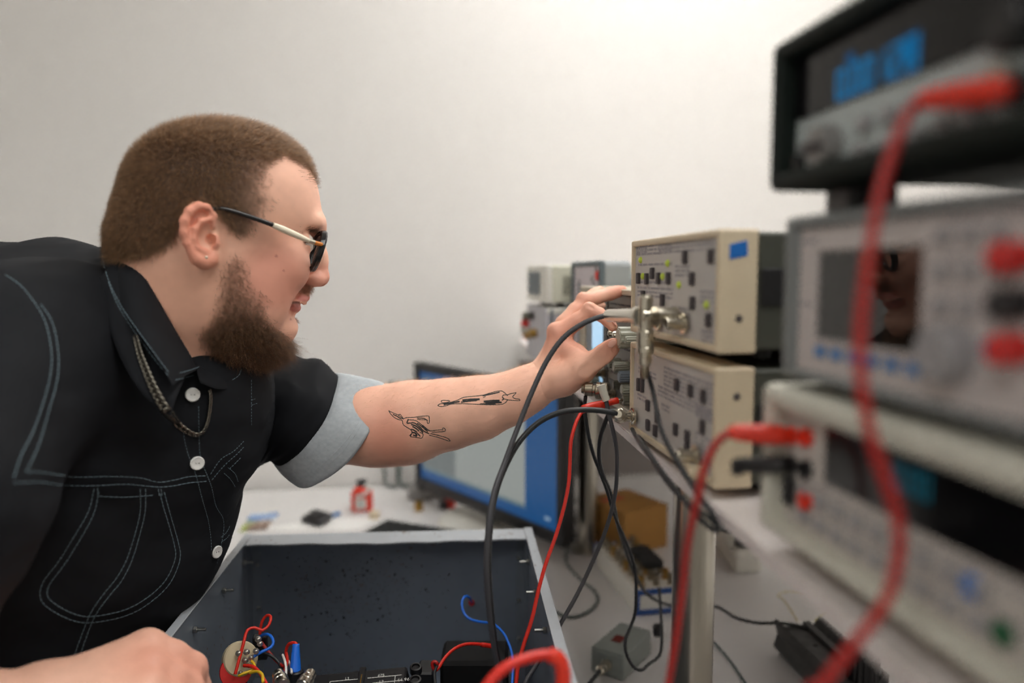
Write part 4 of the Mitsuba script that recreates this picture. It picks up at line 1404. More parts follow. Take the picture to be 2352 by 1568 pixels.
# collar leaves
def sheet(A, Bq, n, bulge, th, out):
    """strip between two curves, thickened along out"""
    a, b = np.array(A), np.array(Bq)
    rows_ = []
    for i in range(n + 1):
        t = i / n
        rows_.append(a * (1 - t) + b * t + out * bulge * math.sin(math.pi * t))
    m_ = len(a)
    g = np.array(rows_)
    top_, bot = g + out * th, g
    v = np.vstack([top_.reshape(-1, 3), bot.reshape(-1, 3)])
    N_ = (n + 1) * m_
    f = []
    for i in range(n):
        for j in range(m_ - 1):
            p = [i * m_ + j, i * m_ + j + 1, (i + 1) * m_ + j + 1, (i + 1) * m_ + j]
            f += [[p[0], p[1], p[2]], [p[0], p[2], p[3]], [N_ + p[0], N_ + p[2], N_ + p[1]], [N_ + p[0], N_ + p[3], N_ + p[2]]]
    loop = [(0, j) for j in range(m_)] + [(i, m_ - 1) for i in range(1, n + 1)] + [(n, j) for j in range(m_ - 2, -1, -1)] + [(i, 0) for i in range(n - 1, 0, -1)]
    idx = [i * m_ + j for i, j in loop]
    for q in range(len(idx)):
        x, y = idx[q], idx[(q + 1) % len(idx)]
        f += [[x, N_ + x, N_ + y], [x, N_ + y, y]]
    t_ = trimesh.Trimesh(v, f, process=False)
    t_.fix_normals()
    return t_


def resample(pts, n):
    s = spline([at(*p) for p in pts], .002)
    d = np.r_[0, np.cumsum(np.linalg.norm(np.diff(s, axis=0), axis=1))]
    t = np.linspace(0, d[-1], n)
    return np.stack([np.interp(t, d, s[:, k]) for k in range(3)], 1)


mid_neck = resample([(248, 556, .785), (285, 557, .745), (318, 600, .712), (350, 665, .700), (395, 745, .700), (435, 812, .708), (455, 848, .716)], 34)
outer = resample([(236, 566, .790), (233, 588, .745), (246, 628, .715), (268, 685, .690), (300, 735, .672), (340, 790, .664), (372, 840, .662), (397, 886, .664)], 34)
collar_out = -ray(350, 730) * .92 + UP * .1 - RT * .25
collar_out = collar_out / np.linalg.norm(collar_out)
collar = sheet(mid_neck, outer, 10, .007, .0028, collar_out)
inner_low = resample([(262, 600, .800), (300, 640, .760), (330, 700, .735), (360, 760, .728), (400, 820, .728), (430, 850, .730), (450, 872, .732)], 34)
stand = sheet(mid_neck, inner_low, 4, .0, .0022, -collar_out)
farA = resample([(452, 838, .722), (480, 850, .735), (520, 845, .755), (556, 830, .79)], 16)
farB = resample([(462, 880, .712), (500, 893, .728), (530, 890, .750), (560, 868, .785)], 16)
collar2 = sheet(farA, farB, 5, .004, .0026, collar_out)
placket = sheet(resample([(432, 872, .700), (428, 935, .690), (436, 1000, .684), (446, 1060, .676)], 10), resample([(488, 890, .712), (484, 940, .704), (482, 1000, .700), (484, 1060, .694)], 10), 3, .002, .0022, collar_out)

front = sheet(resample([(288, 590, .715), (312, 660, .697), (345, 735, .689), (382, 810, .686), (425, 868, .690)], 24), resample([(228, 640, .700), (250, 745, .676), (285, 835, .664), (330, 905, .660), (392, 955, .668)], 24), 8, .004, .0022, collar_out)
sk_ = key_for(man + '__shirt')
full_shirt = cat([shirtm, sleeve, front])
scene[sk_] = mikit.ply(full_shirt, 'shirt_cloth', True)
labels[sk_] = {'label': 'black work shirt with white topstitching'}
part(man, 'trousers', trous, 'trouser_cloth', True, label='dark trousers')
for s in (-1, 1):
    h0 = hipc + latd * s * .085 + [-.09, 0, 0]
    GF = Grid([h0[0] - .16, h0[1] - .26, -.002], [h0[0] + .30, h0[1] + .16, .14], .006)
    GF.chain([[h0[0], h0[1], .09], [h0[0], h0[1], .046]], [.050, .046], .02)
    GF.chain([[h0[0] - .02, h0[1], .044], list(np.array([h0[0], h0[1], .040]) + fwdd * .15)], [.040, .036], .02)
    part(man, 'shoe', soften(GF.mesh(), 4), 'rubber_black', True, label='black shoe')
part(sk_, 'sleeve_cuff', cuffm, 'cuff_cloth', 40, label='turned-up grey cuff')
part(sk_, 'collar', cat([collar, stand]), 'shirt_cloth', 40)
part(sk_, 'collar', collar2, 'shirt_cloth', 40)

# rays against the clothes, to lay stitching, buttons and chain on them
hit_scene = mi.load_dict({'type': 'scene', 'a': mikit.ply(shirtm, None, False), 'b': mikit.ply(cat([sleeve, cuffm]), None, False), 'c': mikit.ply(cat([collar, collar2, front]), None, False)})
arm_scene = mi.load_dict({'type': 'scene', 'a': mikit.ply(body, None, False)})


def cast(sc, px):
    d = np.array([ray(u, v) for u, v in px])
    o = np.tile(EYE, (len(px), 1))
    r = mi.Ray3f(mi.Point3f(o.T.astype(np.float32)), mi.Vector3f(d.T.astype(np.float32)))
    si = sc.ray_intersect(r)
    ok = np.array(si.is_valid())
    return np.array(si.p).T, np.array(si.n).T, ok


def dense(px, step=1.5):
    p = np.array([(u, v, 0) for u, v in px], float)
    return spline(p, step)[:, :2]


def on_cloth(sc, px, lift):
    q = dense(px)
    p, n, ok = cast(sc, q)
    dd = np.array([ray(u, v) for u, v in q])
    n = np.where(((n * dd).sum(1) > 0)[:, None], -n, n)
    p = p + n * lift
    runs, cur = [], []
    for i in range(len(p)):
        if ok[i] and (not cur or np.linalg.norm(p[i] - cur[-1]) < .012):
            cur.append(p[i])
        else:
            if len(cur) > 3:
                runs.append(np.array(cur))
            cur = [p[i]] if ok[i] else []
    if len(cur) > 3:
        runs.append(np.array(cur))
    return runs


def smooth_run(p, k=5):
    q = np.pad(p, ((k, k), (0, 0)), 'edge')
    return np.stack([np.convolve(q[:, i], np.ones(2 * k + 1) / (2 * k + 1), 'valid') for i in range(3)], 1)


def stitched(name, lines, r=.00042, dash=.0036, gap=.0005, label=None, lift=.0004, sm=5):
    out = []
    for px in lines:
        for run in on_cloth(hit_scene, px, lift):
            run = smooth_run(run, sm)
            d = np.r_[0, np.cumsum(np.linalg.norm(np.diff(run, axis=0), axis=1))]
            s = 0.0
            while s + dash < d[-1]:
                t = np.linspace(s, s + dash, 4)
                c = np.stack([np.interp(t, d, run[:, k]) for k in range(3)], 1)
                out.append(sweep(c, [r * .5, r, r, r * .5], 5))
                s += dash + gap
    if out:
        part(sk_, name, cat(out), 'stitch_thread', True, label=label, kind='stuff')


off = lambda pts, dx, dy: [(u + dx, v + dy) for u, v in pts]
ARMH = [(11, 631), (48, 657), (81, 698), (98, 727), (111, 764), (118, 816), (115, 860), (100, 920), (74, 994), (48, 1045), (33, 1090), (29, 1109)]
ARM2 = [(92, 698), (115, 731), (128, 772), (134, 827), (130, 875), (111, 945), (89, 1019), (67, 1068), (57, 1086)]
YK1 = [(62, 1085), (91, 1084), (174, 1095), (250, 1094), (320, 1097), (362, 1107), (400, 1102), (435, 1094), (480, 1092)]
YK2 = [(29, 1109), (91, 1107), (145, 1114), (217, 1115), (290, 1112), (362, 1118), (400, 1115), (435, 1108), (483, 1104)]
PK1 = [(217, 1120), (203, 1174), (170, 1232), (134, 1290), (101, 1333), (92, 1366), (105, 1391), (156, 1420), (207, 1429), (290, 1413), (348, 1380), (391, 1337), (413, 1283), (409, 1246), (395, 1196), (384, 1156), (375, 1123)]
PK2 = [(228, 1125), (215, 1180), (184, 1238), (148, 1296), (116, 1338), (108, 1362), (118, 1380), (160, 1405), (207, 1415), (285, 1400), (340, 1370), (381, 1330), (402, 1282), (399, 1248), (386, 1200), (374, 1160), (366, 1126)]
VC1 = [(322, 1120), (322, 1174), (308, 1232), (290, 1286), (268, 1326), (236, 1366), (207, 1409), (185, 1464), (167, 1514), (149, 1560)]
VC2 = [(334, 1120), (333, 1174), (319, 1234), (301, 1290), (279, 1333), (247, 1373), (218, 1414), (196, 1468), (180, 1516), (165, 1560)]
stitched('armhole_stitching', [ARMH, ARM2], .00050, label='white double topstitching')
stitched('yoke_stitching', [YK1, YK2, [(225, 1139), (290, 1141), (362, 1136)]], label='white double topstitching')
stitched('pocket_stitching', [PK1, PK2, VC1, VC2, [(224, 1118), (226, 1146)], [(363, 1120), (367, 1144)], [(369, 1120), (373, 1144)]], label='white double topstitching of the breast pocket')
stitched('placket_stitching', [[(420, 990), (431, 1040), (449, 1087), (464, 1145), (478, 1196), (484, 1239), (485, 1268)], [(456, 930), (457, 1000), (460, 1047), (471, 1080), (485, 1116), (496, 1163), (511, 1188), (513, 1217), (504, 1268), (496, 1300)],
                               [(482, 1090), (507, 1054), (536, 1036), (563, 1009)], [(485, 1103), (514, 1069), (543, 1043), (561, 1024)], [(522, 1072), (540, 1088), (547, 1108)], [(513, 1085), (530, 1101), (541, 1120)], [(525, 1078), (541, 1062), (557, 1046)],
                               [(505, 1235), (520, 1222), (528, 1205)], [(506, 1245), (520, 1236), (529, 1222)]], .00034, .0022, .0010, label='white topstitching beside the buttons')
stitched('collar_stitching', [[(234, 578), (243, 622), (258, 663), (281, 706), (304, 741), (336, 786), (372, 836), (392, 862)], [(249, 645), (266, 690), (291, 735), (326, 786), (360, 832), (390, 868)], [(411, 857), (436, 850), (458, 842)], [(401, 873), (430, 866), (459, 856)],
                              [(532, 873), (548, 862), (554, 846)]], .00040, label='white double topstitching of the collar', sm=3)
stitched('sleeve_stitching', [[(575, 919), (592, 914)], [(575, 931), (592, 925)], [(577, 870), (577, 980)]], .00030, .0022, .001, label='short white stitches')
mat('cuff_thread', (176, 180, 182), .8, spec=.1)
out = []
for px in ([(848, 893), (836, 940), (815, 985), (780, 1030), (735, 1072), (705, 1092)], [(856, 893), (844, 942), (823, 988), (787, 1036), (742, 1078), (708, 1098)]):
    for run in on_cloth(hit_scene, px, .0003):
        run = smooth_run(run, 4)
        for i in range(0, len(run) - 3, 3):
            out.append(sweep(run[i:i + 3], [.00012, .00024, .00012], 4))
part(sk_, 'cuff_stitching', cat(out), 'cuff_thread', True, label='pale double stitching of the cuff', kind='stuff')

# buttons
for (u, v, nn) in ((442, 906, collar_out), (452, 1062, None), (495, 1266, None)):
    p, n, ok = cast(hit_scene, [(u, v), (u - 14, v), (u, v + 14), (u, v - 14)])
    nm = np.mean([x if x @ ray(u, v) < 0 else -x for x in n[ok]], axis=0) if ok.any() else collar_out
    nm = nm / np.linalg.norm(nm) - ray(u, v) * .35
    nm /= np.linalg.norm(nm)
    q = p[0] + nm * .0012
    b = aim(lathe([(0, 0), (.0062, 0), (.0066, .0006), (.0066, .0018), (.0058, .0024), (.0046, .0019), (0, .0018)], 24), q, nm)
    kb = part(sk_, 'button', b, 'button_white', 40, label='white shirt button')
    ax_ = np.cross(nm, UP)
    ax_ /= np.linalg.norm(ax_)
    part(kb, 'hole', cat([rod(q + nm * .0012 + ax_ * s * .0014, q + nm * .0021 + ax_ * s * .0014, .0006, 8) for s in S2]), 'slot_dark', label='two dark thread holes')
# necklace chain: curb links along the drape
mat('chain_metal', (120, 116, 106), .28, 1.0)
CH = [(312, 776), (322, 815), (336, 852), (352, 890), (372, 928), (394, 958), (418, 982), (444, 997), (462, 995), (474, 978), (481, 948), (484, 915), (482, 896)]
q = dense(CH, 1.5)
p, n, ok = cast(hit_scene, q)
dd = np.array([ray(u, v) for u, v in q])
n = np.where(((n * dd).sum(1) > 0)[:, None], -n, n)
zc = np.clip((p - EYE) @ FW, .60, .735)
z_s = smooth_run(np.stack([zc, zc, zc], 1), 12)[:, 0]
path = np.array([at(u, v, z - .0035) for (u, v), z in zip(q, z_s)])
n_s = smooth_run(n, 12)
d = np.r_[0, np.cumsum(np.linalg.norm(np.diff(path, axis=0), axis=1))]
nk_ = key_for(man + '__necklace')
first = None
a = np.linspace(0, 2 * np.pi, 14, endpoint=False)
links, s, i = [], 0.0, 0
while s < d[-1]:
    t = s / d[-1]
    sz = .0021 + .0016 * math.sin(math.pi * min(1, t * 1.15))
    c = np.array([np.interp(s, d, path[:, k]) for k in range(3)])
    c2 = np.array([np.interp(min(s + .002, d[-1]), d, path[:, k]) for k in range(3)])
    c1 = np.array([np.interp(max(s - .002, 0), d, path[:, k]) for k in range(3)])
    tg = (c2 - c1) / np.linalg.norm(c2 - c1)
    nm = np.array([np.interp(s, d, n_s[:, k]) for k in range(3)])
    nm = nm - tg * (nm @ tg)
    nm /= np.linalg.norm(nm)
    bb = np.cross(nm, tg)
    ang = .75 if i % 1 == 0 else 0
    w_ = bb * math.cos(ang) + nm * math.sin(ang)
    ringp = np.array([c + tg * (sz * 1.25 * math.cos(x)) + w_ * (sz * .95 * math.sin(x)) for x in np.r_[a, a[0], a[1]]])
    links.append(sweep(ringp[:-1], sz * .36, 6))
    s += sz * 1.55
    i += 1
scene[nk_] = mikit.ply(links[0], 'chain_metal', True)
labels[nk_] = {'label': 'dark metal curb chain necklace'}
for lk in links[1:]:
    part(nk_, 'chain_link', lk, 'chain_metal', True)

# tattoos: thin inked bands lying on the forearm
mat('tattoo_ink', (48, 46, 46), .6, spec=.3)


def ink(lines, fills=()):
    out = []
    for px, w in lines:
        q = dense(px, 1.2)
        p, n, ok = cast(arm_scene, q)
        nb = np.where(((n * np.array([ray(u, v) for u, v in q])).sum(1) > 0)[:, None], -n, n)
        if ok.sum() < 3:
            continue
        p, nb = p[ok], nb[ok]
        t = np.gradient(p, axis=0)
        t /= np.linalg.norm(t, axis=1, keepdims=True) + 1e-12
        b = np.cross(nb, t)
        b /= np.linalg.norm(b, axis=1, keepdims=True) + 1e-12
        wm = w * .87 / FPX / 2
        L0, R0_ = p + b * wm + nb * .00022, p - b * wm + nb * .00022
        L1, R1_ = p + b * wm - nb * .0004, p - b * wm - nb * .0004
        m_ = len(p)
        v = np.vstack([L0, R0_, L1, R1_])
        f = []
        for i in range(m_ - 1):
            for A, Bq in ((0, 1), (1, 3), (3, 2), (2, 0)):
                f += [[A * m_ + i, Bq * m_ + i, Bq * m_ + i + 1], [A * m_ + i, Bq * m_ + i + 1, A * m_ + i + 1]]
        out.append(trimesh.Trimesh(v, f, process=False))
    return cat(out)


z4 = lambda pts: [(560 + x * .3061, 760 + y * .3061) for x, y in pts]
W1 = 1.6
duck = [(z4([(1455, 560), (1470, 548), (1530, 540), (1600, 520), (1650, 498), (1720, 490), (1790, 482), (1860, 462), (1910, 450), (1940, 452), (1965, 470), (1975, 478), (2010, 468), (2045, 462)]), W1),
        (z4([(1455, 560), (1480, 566), (1520, 560), (1560, 548), (1640, 545), (1720, 548), (1800, 552), (1880, 553), (1940, 548), (1965, 535), (1980, 516)]), W1),
        (z4([(2045, 462), (2030, 478), (2018, 492), (2030, 505), (2070, 512)]), W1), (z4([(2070, 512), (2068, 522), (2020, 520), (1980, 516)]), W1), (z4([(1975, 478), (1950, 480), (1940, 492), (1948, 506), (1980, 516)]), W1),
        (z4([(1480, 524), (1500, 520), (1545, 524), (1530, 534), (1490, 538), (1480, 524)]), W1), (z4([(1500, 552), (1560, 540), (1620, 528)]), 3.5), (z4([(1640, 520), (1700, 514), (1770, 512)]), 4.5), (z4([(1630, 535), (1690, 526), (1750, 520)]), 3),
        (z4([(1800, 530), (1860, 524), (1920, 522)]), 4.5), (z4([(1810, 542), (1870, 538), (1935, 535)]), 4), (z4([(1770, 548), (1830, 546), (1890, 544)]), 3), (z4([(1790, 486), (1850, 474), (1920, 458)]), 3), (z4([(1795, 500), (1815, 490)]), 1.5), (z4([(1938, 520), (1950, 508), (1940, 498)]), 2.5), (z4([(1976, 482), (1982, 484)]), 2)]
dog = [(z4([(1088, 598), (1120, 614), (1160, 632), (1196, 660)]), W1), (z4([(1088, 598), (1105, 625), (1140, 655), (1190, 672)]), W1), (z4([(1120, 625), (1150, 640), (1185, 662)]), 2.4), (z4([(1160, 632), (1172, 624), (1185, 640), (1196, 656)]), W1),
       (z4([(1196, 660), (1220, 650), (1270, 648), (1330, 640), (1385, 638), (1392, 660), (1390, 690), (1378, 690), (1372, 668), (1340, 665), (1300, 662)]), W1), (z4([(1190, 672), (1196, 700), (1220, 720), (1250, 738), (1262, 760), (1252, 790), (1278, 796), (1310, 800), (1335, 802), (1345, 775), (1320, 758)]), W1),
       (z4([(1240, 665), (1290, 672), (1330, 700), (1365, 735), (1400, 748), (1460, 742), (1495, 742)]), W1), (z4([(1495, 742), (1492, 728), (1506, 730), (1512, 748), (1480, 756), (1410, 758)]), W1), (z4([(1400, 768), (1450, 780), (1510, 796), (1540, 812), (1546, 826), (1520, 818), (1460, 798), (1390, 780)]), W1),
       (z4([(1235, 660), (1225, 690), (1250, 690), (1280, 690), (1320, 720), (1350, 750), (1390, 770)]), 2.6), (z4([(1255, 700), (1290, 712), (1320, 735), (1345, 762)]), 3), (z4([(1265, 715), (1290, 730), (1315, 750)]), 3), (z4([(1300, 690), (1340, 720), (1380, 755)]), 2.4), (z4([(1340, 705), (1375, 735), (1400, 752)]), 2),
       (z4([(1255, 735), (1280, 745), (1300, 760)]), 3), (z4([(1262, 760), (1285, 765), (1300, 785)]), 3.5), (z4([(1270, 780), (1300, 790)]), 3), (z4([(1300, 765), (1325, 790)]), 2.5), (z4([(1245, 785), (1262, 770)]), 2.5), (z4([(1300, 652), (1350, 655), (1380, 672)]), 2)]
part(man, 'tattoo', ink(duck), 'tattoo_ink', False, label='line tattoo of a stretched-out flying duck')
part(man, 'tattoo', ink(dog), 'tattoo_ink', False, label='line tattoo of a leaping animal')

# spectacles and ear stud
mat('frame_black', (9, 9, 11), .12)
mat('temple_cream', (226, 216, 194), .3)
mat('amber', (196, 116, 30), .25)
gk = key_for(man + '__eyeglasses')
lens_c = H(729, 577, -.033)
tdir = H(745, 529, -.033) - H(713, 626, -.033)
half = np.linalg.norm(tdir) / 2
tdir /= np.linalg.norm(tdir)
a = np.linspace(0, 2 * np.pi, 40)
fr = []
for s in S2:
    c = lens_c * [1, 0, 1] + [0, s * .033, 0]
    pts = np.array([c + tdir * (half - .003) * math.cos(x) + np.array([-.0035 * abs(math.sin(x)) * (1 if math.sin(x) * s > 0 else 0), s * .0225 * math.sin(x), 0]) for x in a])
    loop = np.vstack([pts, pts[1:2]])
    for o in (-.0011, 0, .0011):
        fr.append(sweep(hw(loop + np.array([o, 0, 0])), .0026, 8))
fr.append(sweep(hw(np.array([lens_c * [1, 0, 1] + tdir * .010 + [.002, -.011, 0], lens_c * [1, 0, 1] + tdir * .013 + [.004, 0, 0], lens_c * [1, 0, 1] + tdir * .010 + [.002, .011, 0]])), .0024, 8))
scene[gk] = mikit.ply(cat(fr), 'frame_black', 40)
labels[gk] = {'label': 'round black-framed spectacles with cream and black temples'}
scene['lens_glass'] = {'type': 'thindielectric', 'int_ior': 1.5}
nx = np.cross([0, 1, 0], tdir)
for s in S2:
    c = lens_c * [1, 0, 1] + [0, s * .033, 0]
    vv = [c] + [c + tdir * (half - .003) * math.cos(x) + np.array([0, s * .0225 * math.sin(x), 0]) for x in a[:-1]]
    ff = [[0, i + 1, (i + 1) % 39 + 1] for i in range(39)]
    part(gk, 'lens', trimesh.Trimesh(hw(np.array(vv)), ff, process=False), 'lens_glass', False)
for s in S2:
    W2 = lambda u, v, y: hw(H(u, v, -y) * [1, 0, 1] + [0, s * y, 0])
    tk = part(gk, 'temple', sweep(spline([W2(478, 492, .0790), W2(492, 479, .0800), (W2(520, 481, .0800)), W2(560, 493, .0795), W2(628, 517, .0770)], .003), [.0016] * 0 or .0022, 10), 'frame_black', True)
    part(tk, 'cream_sleeve', sweep(spline([W2(627, 516.5, .0770), W2(660, 531, .0745), W2(690, 544, .071), W2(710, 553, .068)], .002), np.interp(np.linspace(0, 1, len(spline([W2(627, 516.5, .0770), W2(660, 531, .0745), W2(690, 544, .071), W2(710, 553, .068)], .002))), [0, .3, .7, 1], [.0026, .0032, .0030, .0022]), 12), 'temple_cream', True, label='cream temple sleeve')
    part(tk, 'hinge', rod(W2(709, 552.5, .068), W2(722, 557, .064), .0022, 12), 'nickel', 35, label='silver hinge')
    part(tk, 'amber_end', sweep(spline([W2(721, 557, .064), W2(730, 559, .060), W2(740, 562, .054)], .002), .0021, 10), 'amber', True, label='amber end piece')
p, n, ok = cast(arm_scene, [(474, 591)])
part(man, 'ear_stud', trimesh.creation.icosphere(2, .0016).apply_translation(p[0]), 'nickel', True, label='small silver ear stud')

# ------------------------------------------------------------------ grey metal case on the bench
mat('case_paint', None or {'type': 'rgb', 'value': lin((120, 127, 135))}, .42, spec=.5)


def worn(base, seedx, dots=False):
    b, dk, sc_ = lin(base), lin((12, 12, 14)), lin((92, 70, 56))

    def fn(p, n, uv):
        c = mix(b, [x * .82 for x in b], fbm(p.x * 25, p.y * 25, p.z * 25, 3))
        sp = smoothstep(.80, .86, noise(p.x * 260 + seedx, p.y * 260, p.z * 260)) * smoothstep(.5, .75, noise(p.x * 16, p.y * 16, p.z * 16 + 5))
        c = mix(c, sc_, sp * .8)
        if dots:
            d1, _, r1 = voronoi(p.x * 170, p.z * 170)
            d2, _, r2 = voronoi(p.x * 420 + 7, p.z * 420)
            den = dr.exp(-(dr.square((p.x + .075) / .075) + dr.square((p.z - .868) / .045)))
            w1 = dr.select((d1 < .10 + .26 * r1 * r1) & (cell_rand(r1 * 9999, 3) < den * .40), 1.0, 0.0)
            w2 = dr.select((d2 < .26) & (cell_rand(r2 * 9999, 5) < den * .22), 1.0, 0.0)
            c = mix(c, dk, dr.maximum(w1, w2))
        return c
    return mikit.proc(fn)


mat('case_outside', worn((180, 186, 192), 0), .40, spec=.5)
mat('case_inside', worn((104, 113, 125), 3, True), .45, spec=.45)
mat('case_wall', worn((104, 112, 121), 7), .40, spec=.5)
TOPZ = .950
bl, br = onZ(575, 1228, TOPZ), onZ(1207, 1213, TOPZ)
fl, fr_ = onZ(553, 1271, TOPZ), onZ(1226, 1250, TOPZ)
wl, wr_ = onZ(405, 1460, TOPZ), onZ(1268, 1440, TOPZ)
ux = (br - bl) / np.linalg.norm(br - bl)          # along the back edge
uy = np.array([-ux[1], ux[0], 0])                 # away from the camera
CW = np.linalg.norm(br - bl)
CL = .62
CH_ = TOPZ - TZ - .0005
case = thing('metal_case', 'open grey sheet-metal case with a flanged back, standing on the bench under his arm', 'case')


def cs(mesh):
    """case frame: x along the back edge from its left end, y away from the camera, z height above the bench"""
    m = mesh.copy()
    M = np.eye(4)
    M[:3, 0], M[:3, 1], M[:3, 3] = ux, uy, [bl[0], bl[1], TZ + .0003]
    m.apply_transform(M)
    return m


cp = lambda x, y, z: bl * [1, 1, 0] + ux * x + uy * y + np.array([0, 0, TZ + .0003 + z])


def cinv(p):
    q = np.asarray(p) - np.array([bl[0], bl[1], TZ + .0003])
    return q @ ux, q @ uy, q[2]


FLW = .036
cb = lambda *b, c=.0004: cs(rbox(*b, c))
part(case, 'back_panel', cb(.012, CW - .012, -.0018, 0, .0015, CH_ - .0015), 'case_inside', False, label='dark blue-grey back panel spattered with black specks')
# flange with a slightly wavy free edge
nfl = 40
v = []
for i in range(nfl + 1):
    x = .0025 + (CW - .005) * i / nfl
    dy = -FLW + .0035 * math.sin(i / nfl * 5.2 + .4) * math.sin(math.pi * i / nfl) + .0015 * math.sin(i * .9)
    dz = -.0022 * math.sin(i / nfl * 4.1)**2 * math.sin(math.pi * i / nfl)
    v += [[x, 0, CH_], [x, dy, CH_ + dz - .001], [x, dy, CH_ + dz - .0028], [x, 0, CH_ - .0018]]
f = []
for i in range(nfl):
    for k in range(4):
        a_, b_ = i * 4 + k, i * 4 + (k + 1) % 4
        f += [[a_, a_ + 4, b_ + 4], [a_, b_ + 4, b_]]
f += [[0, 1, 2], [0, 2, 3], [nfl * 4, nfl * 4 + 2, nfl * 4 + 1], [nfl * 4, nfl * 4 + 3, nfl * 4 + 2]]
fm_ = trimesh.Trimesh(v, f, process=False)
fm_.fix_normals()
part(case, 'top_flange', cs(fm_), 'case_outside', 30, label='pale worn flange')
for s, nm in ((0, 'left'), (1, 'right')):
    x0, x1 = (-.0025, 0.0) if s == 0 else (CW, CW + .0025)
    part(case, 'side_wall', cb(x0, x1, -CL, .002, 0, CH_), 'case_wall', False)
    lx0, lx1 = (-.0030, .0022) if s == 0 else (CW - .0022, CW + .0090)
    part(case, 'rim', cb(lx0 - (.004 if s == 0 else 0), lx1, -CL, .0015, CH_ - .0005, CH_ + .0012), 'case_outside', False, label='worn pale rim')
    # folded upright at the corner
    cx0, cx1 = (0, .0130) if s == 0 else (CW - .0130, CW)
    part(case, 'corner_bracket', cat([cb(cx0, cx1, -.0040, -.0018, .002, CH_ - .004), cb(cx0 + (.0 if s == 0 else .0112), cx0 + (.0018 if s == 0 else .0130), -.030, -.0018, .002, CH_ - .004)]), 'case_wall', False)
    for z in (.045, .10, .16):
        xx = .0095 if s == 0 else CW - .0095
        part(case, 'screw', cs(rod([xx, -.0075, z], [xx, -.003, z], .0026, 12)), 'screw_metal')
part(case, 'bottom_panel', cb(0, CW, -CL, 0, 0, .0015), 'case_inside', False)
part(case, 'front_panel', cb(0, CW, -CL, -CL + .0018, .0015, CH_ - .03), 'case_wall', False)
for (u, v_, s) in ((432, 1447, 0), (497, 1357, 0), (540, 1293, 0), (1217, 1290, 1), (1238, 1360, 1), (1264, 1447, 1)):
    pz = .176
    q = onZ(u, v_, TZ + pz)
    y = cinv(q)[1]
    x = 0 if s == 0 else CW
    sg = 1 if s == 0 else -1
    k = part(case, 'bolt', cs(rod([x - sg * .004, y, pz], [x + sg * .013, y, pz], .0017, 10)), 'screw_metal')
    part(k, 'nut', cs(rod([x + sg * .0005, y, pz], [x + sg * .0042, y, pz], .0036, 6, .0003)), 'screw_metal')

def fall(u, v, z, dx=-.05, dy=-.02, h=None):
    """points that let a lead run on from (u, v, z) down to the bench, or to height h"""
    p = at(u, v, z)
    g = (TZ if h is None else h) + .004
    return [p, np.array([p[0] + dx * .3, p[1] + dy * .3, (p[2] * .55 + g * .45)]), np.array([p[0] + dx * .8, p[1] + dy * .8, g + .012]), np.array([p[0] + dx * 1.6, p[1] + dy * 1.6, g]), np.array([p[0] + dx * 2.6, p[1] + dy * 2.2, g])]


# things inside the case
inC = lambda u, v, z: at(u, v, z)


def box_at(u0, u1, vtop, z, depth, height, c=.002, dz=0.0):
    """upright box whose top front edge runs from (u0, vtop) to (u1, vtop) at distance z"""
    a, b = at(u0, vtop, z), at(u1, vtop, z)
    w = np.linalg.norm(b - a)
    m = rbox(0, w, 0, depth, -height, 0, c)
    M = np.eye(4)
    x = (b - a) / w
    x[2] = 0
    x /= np.linalg.norm(x)
    M[:3, 0], M[:3, 1], M[:3, 3] = x, [-x[1], x[0], 0], a + [0, 0, dz]
    m.apply_transform(M)
    return m, M


def floor_h(p):
    return p[2] - (TZ + .0021)


# moving-coil style meter panel with white scale, its face tilted to the camera
mt = thing('panel_meter', 'black panel instrument with white scale lines lying in the grey case', 'meter')
M0 = at(722, 1548, .775)
Mx = at(935, 1528, .775) - M0
MWD = np.linalg.norm(Mx)
Mx /= MWD
My = np.array([-Mx[1], Mx[0], 0])
My /= np.linalg.norm(My)
My = My * math.cos(.5) + np.array([0, 0, math.sin(.5)])
Mz = np.cross(Mx, My)


def mtp(mesh):
    m = mesh.copy()
    M = np.eye(4)
    M[:3, 0], M[:3, 1], M[:3, 2], M[:3, 3] = Mx, My, Mz, M0
    m.apply_transform(M)
    return m


part(mt, 'body', mtp(rbox(0, MWD, -.070, 0, -.028, 0, .002)), 'black_plastic')
part(mt, 'stand', mtp(rbox(.01, MWD - .01, -.012, -.003, -.10, -.027, .001)), 'black_matte')
mat('scale_white', (205, 205, 200), .5)
sl = lambda x0, y0, x1, y1, w=.0005: mtp(B(min(x0, x1) - w / 2, max(x0, x1) + w / 2, min(y0, y1) - w / 2, max(y0, y1) + w / 2, 0, .0003))
lines = []
for x0, x1 in ((.028, .048), (.056, .090)):
    lines += [sl(x0, -.010, x1, -.010), sl(x0 + .006, -.016, x1, -.016), sl(x0 + .006, -.022, x1 - .004, -.022), sl(x0 + .006, -.028, x1 - .006, -.028)]
lines += [sl(.018, -.010, .030, -.010), sl(.084, -.010, .084, -.024), sl(.018, -.010, .018, -.03), sl(.052, -.010, .052, -.03)]
part(mt, 'scale_lines', cat(lines), 'scale_white', False, label='white scale lines')
for txt, x, y, h in (('44.96mV', .0865, -.0170, .0032), ('675', .066, -.0095, .0026), ('L1', .033, -.0095, .0026), ('6', .030, -.0175, .0026), ('7.5', .028, -.0235, .0026), ('L2', .0685, -.0165, .0026), ('3', .0680, -.0215, .0026), ('7.5', .0665, -.0275, .0026)):
    tmesh = meshkit.text_mesh(txt, h, .0003)
    tmesh.apply_translation([x, y, .0001])
    part(mt, 'lettering', mtp(tmesh), 'scale_white', False, label='white lettering ' + txt)
part(mt, 'bridge', mtp(cat([rbox(.047, .0535, -.030, .001, 0, .004, .0008)])), 'black_plastic')
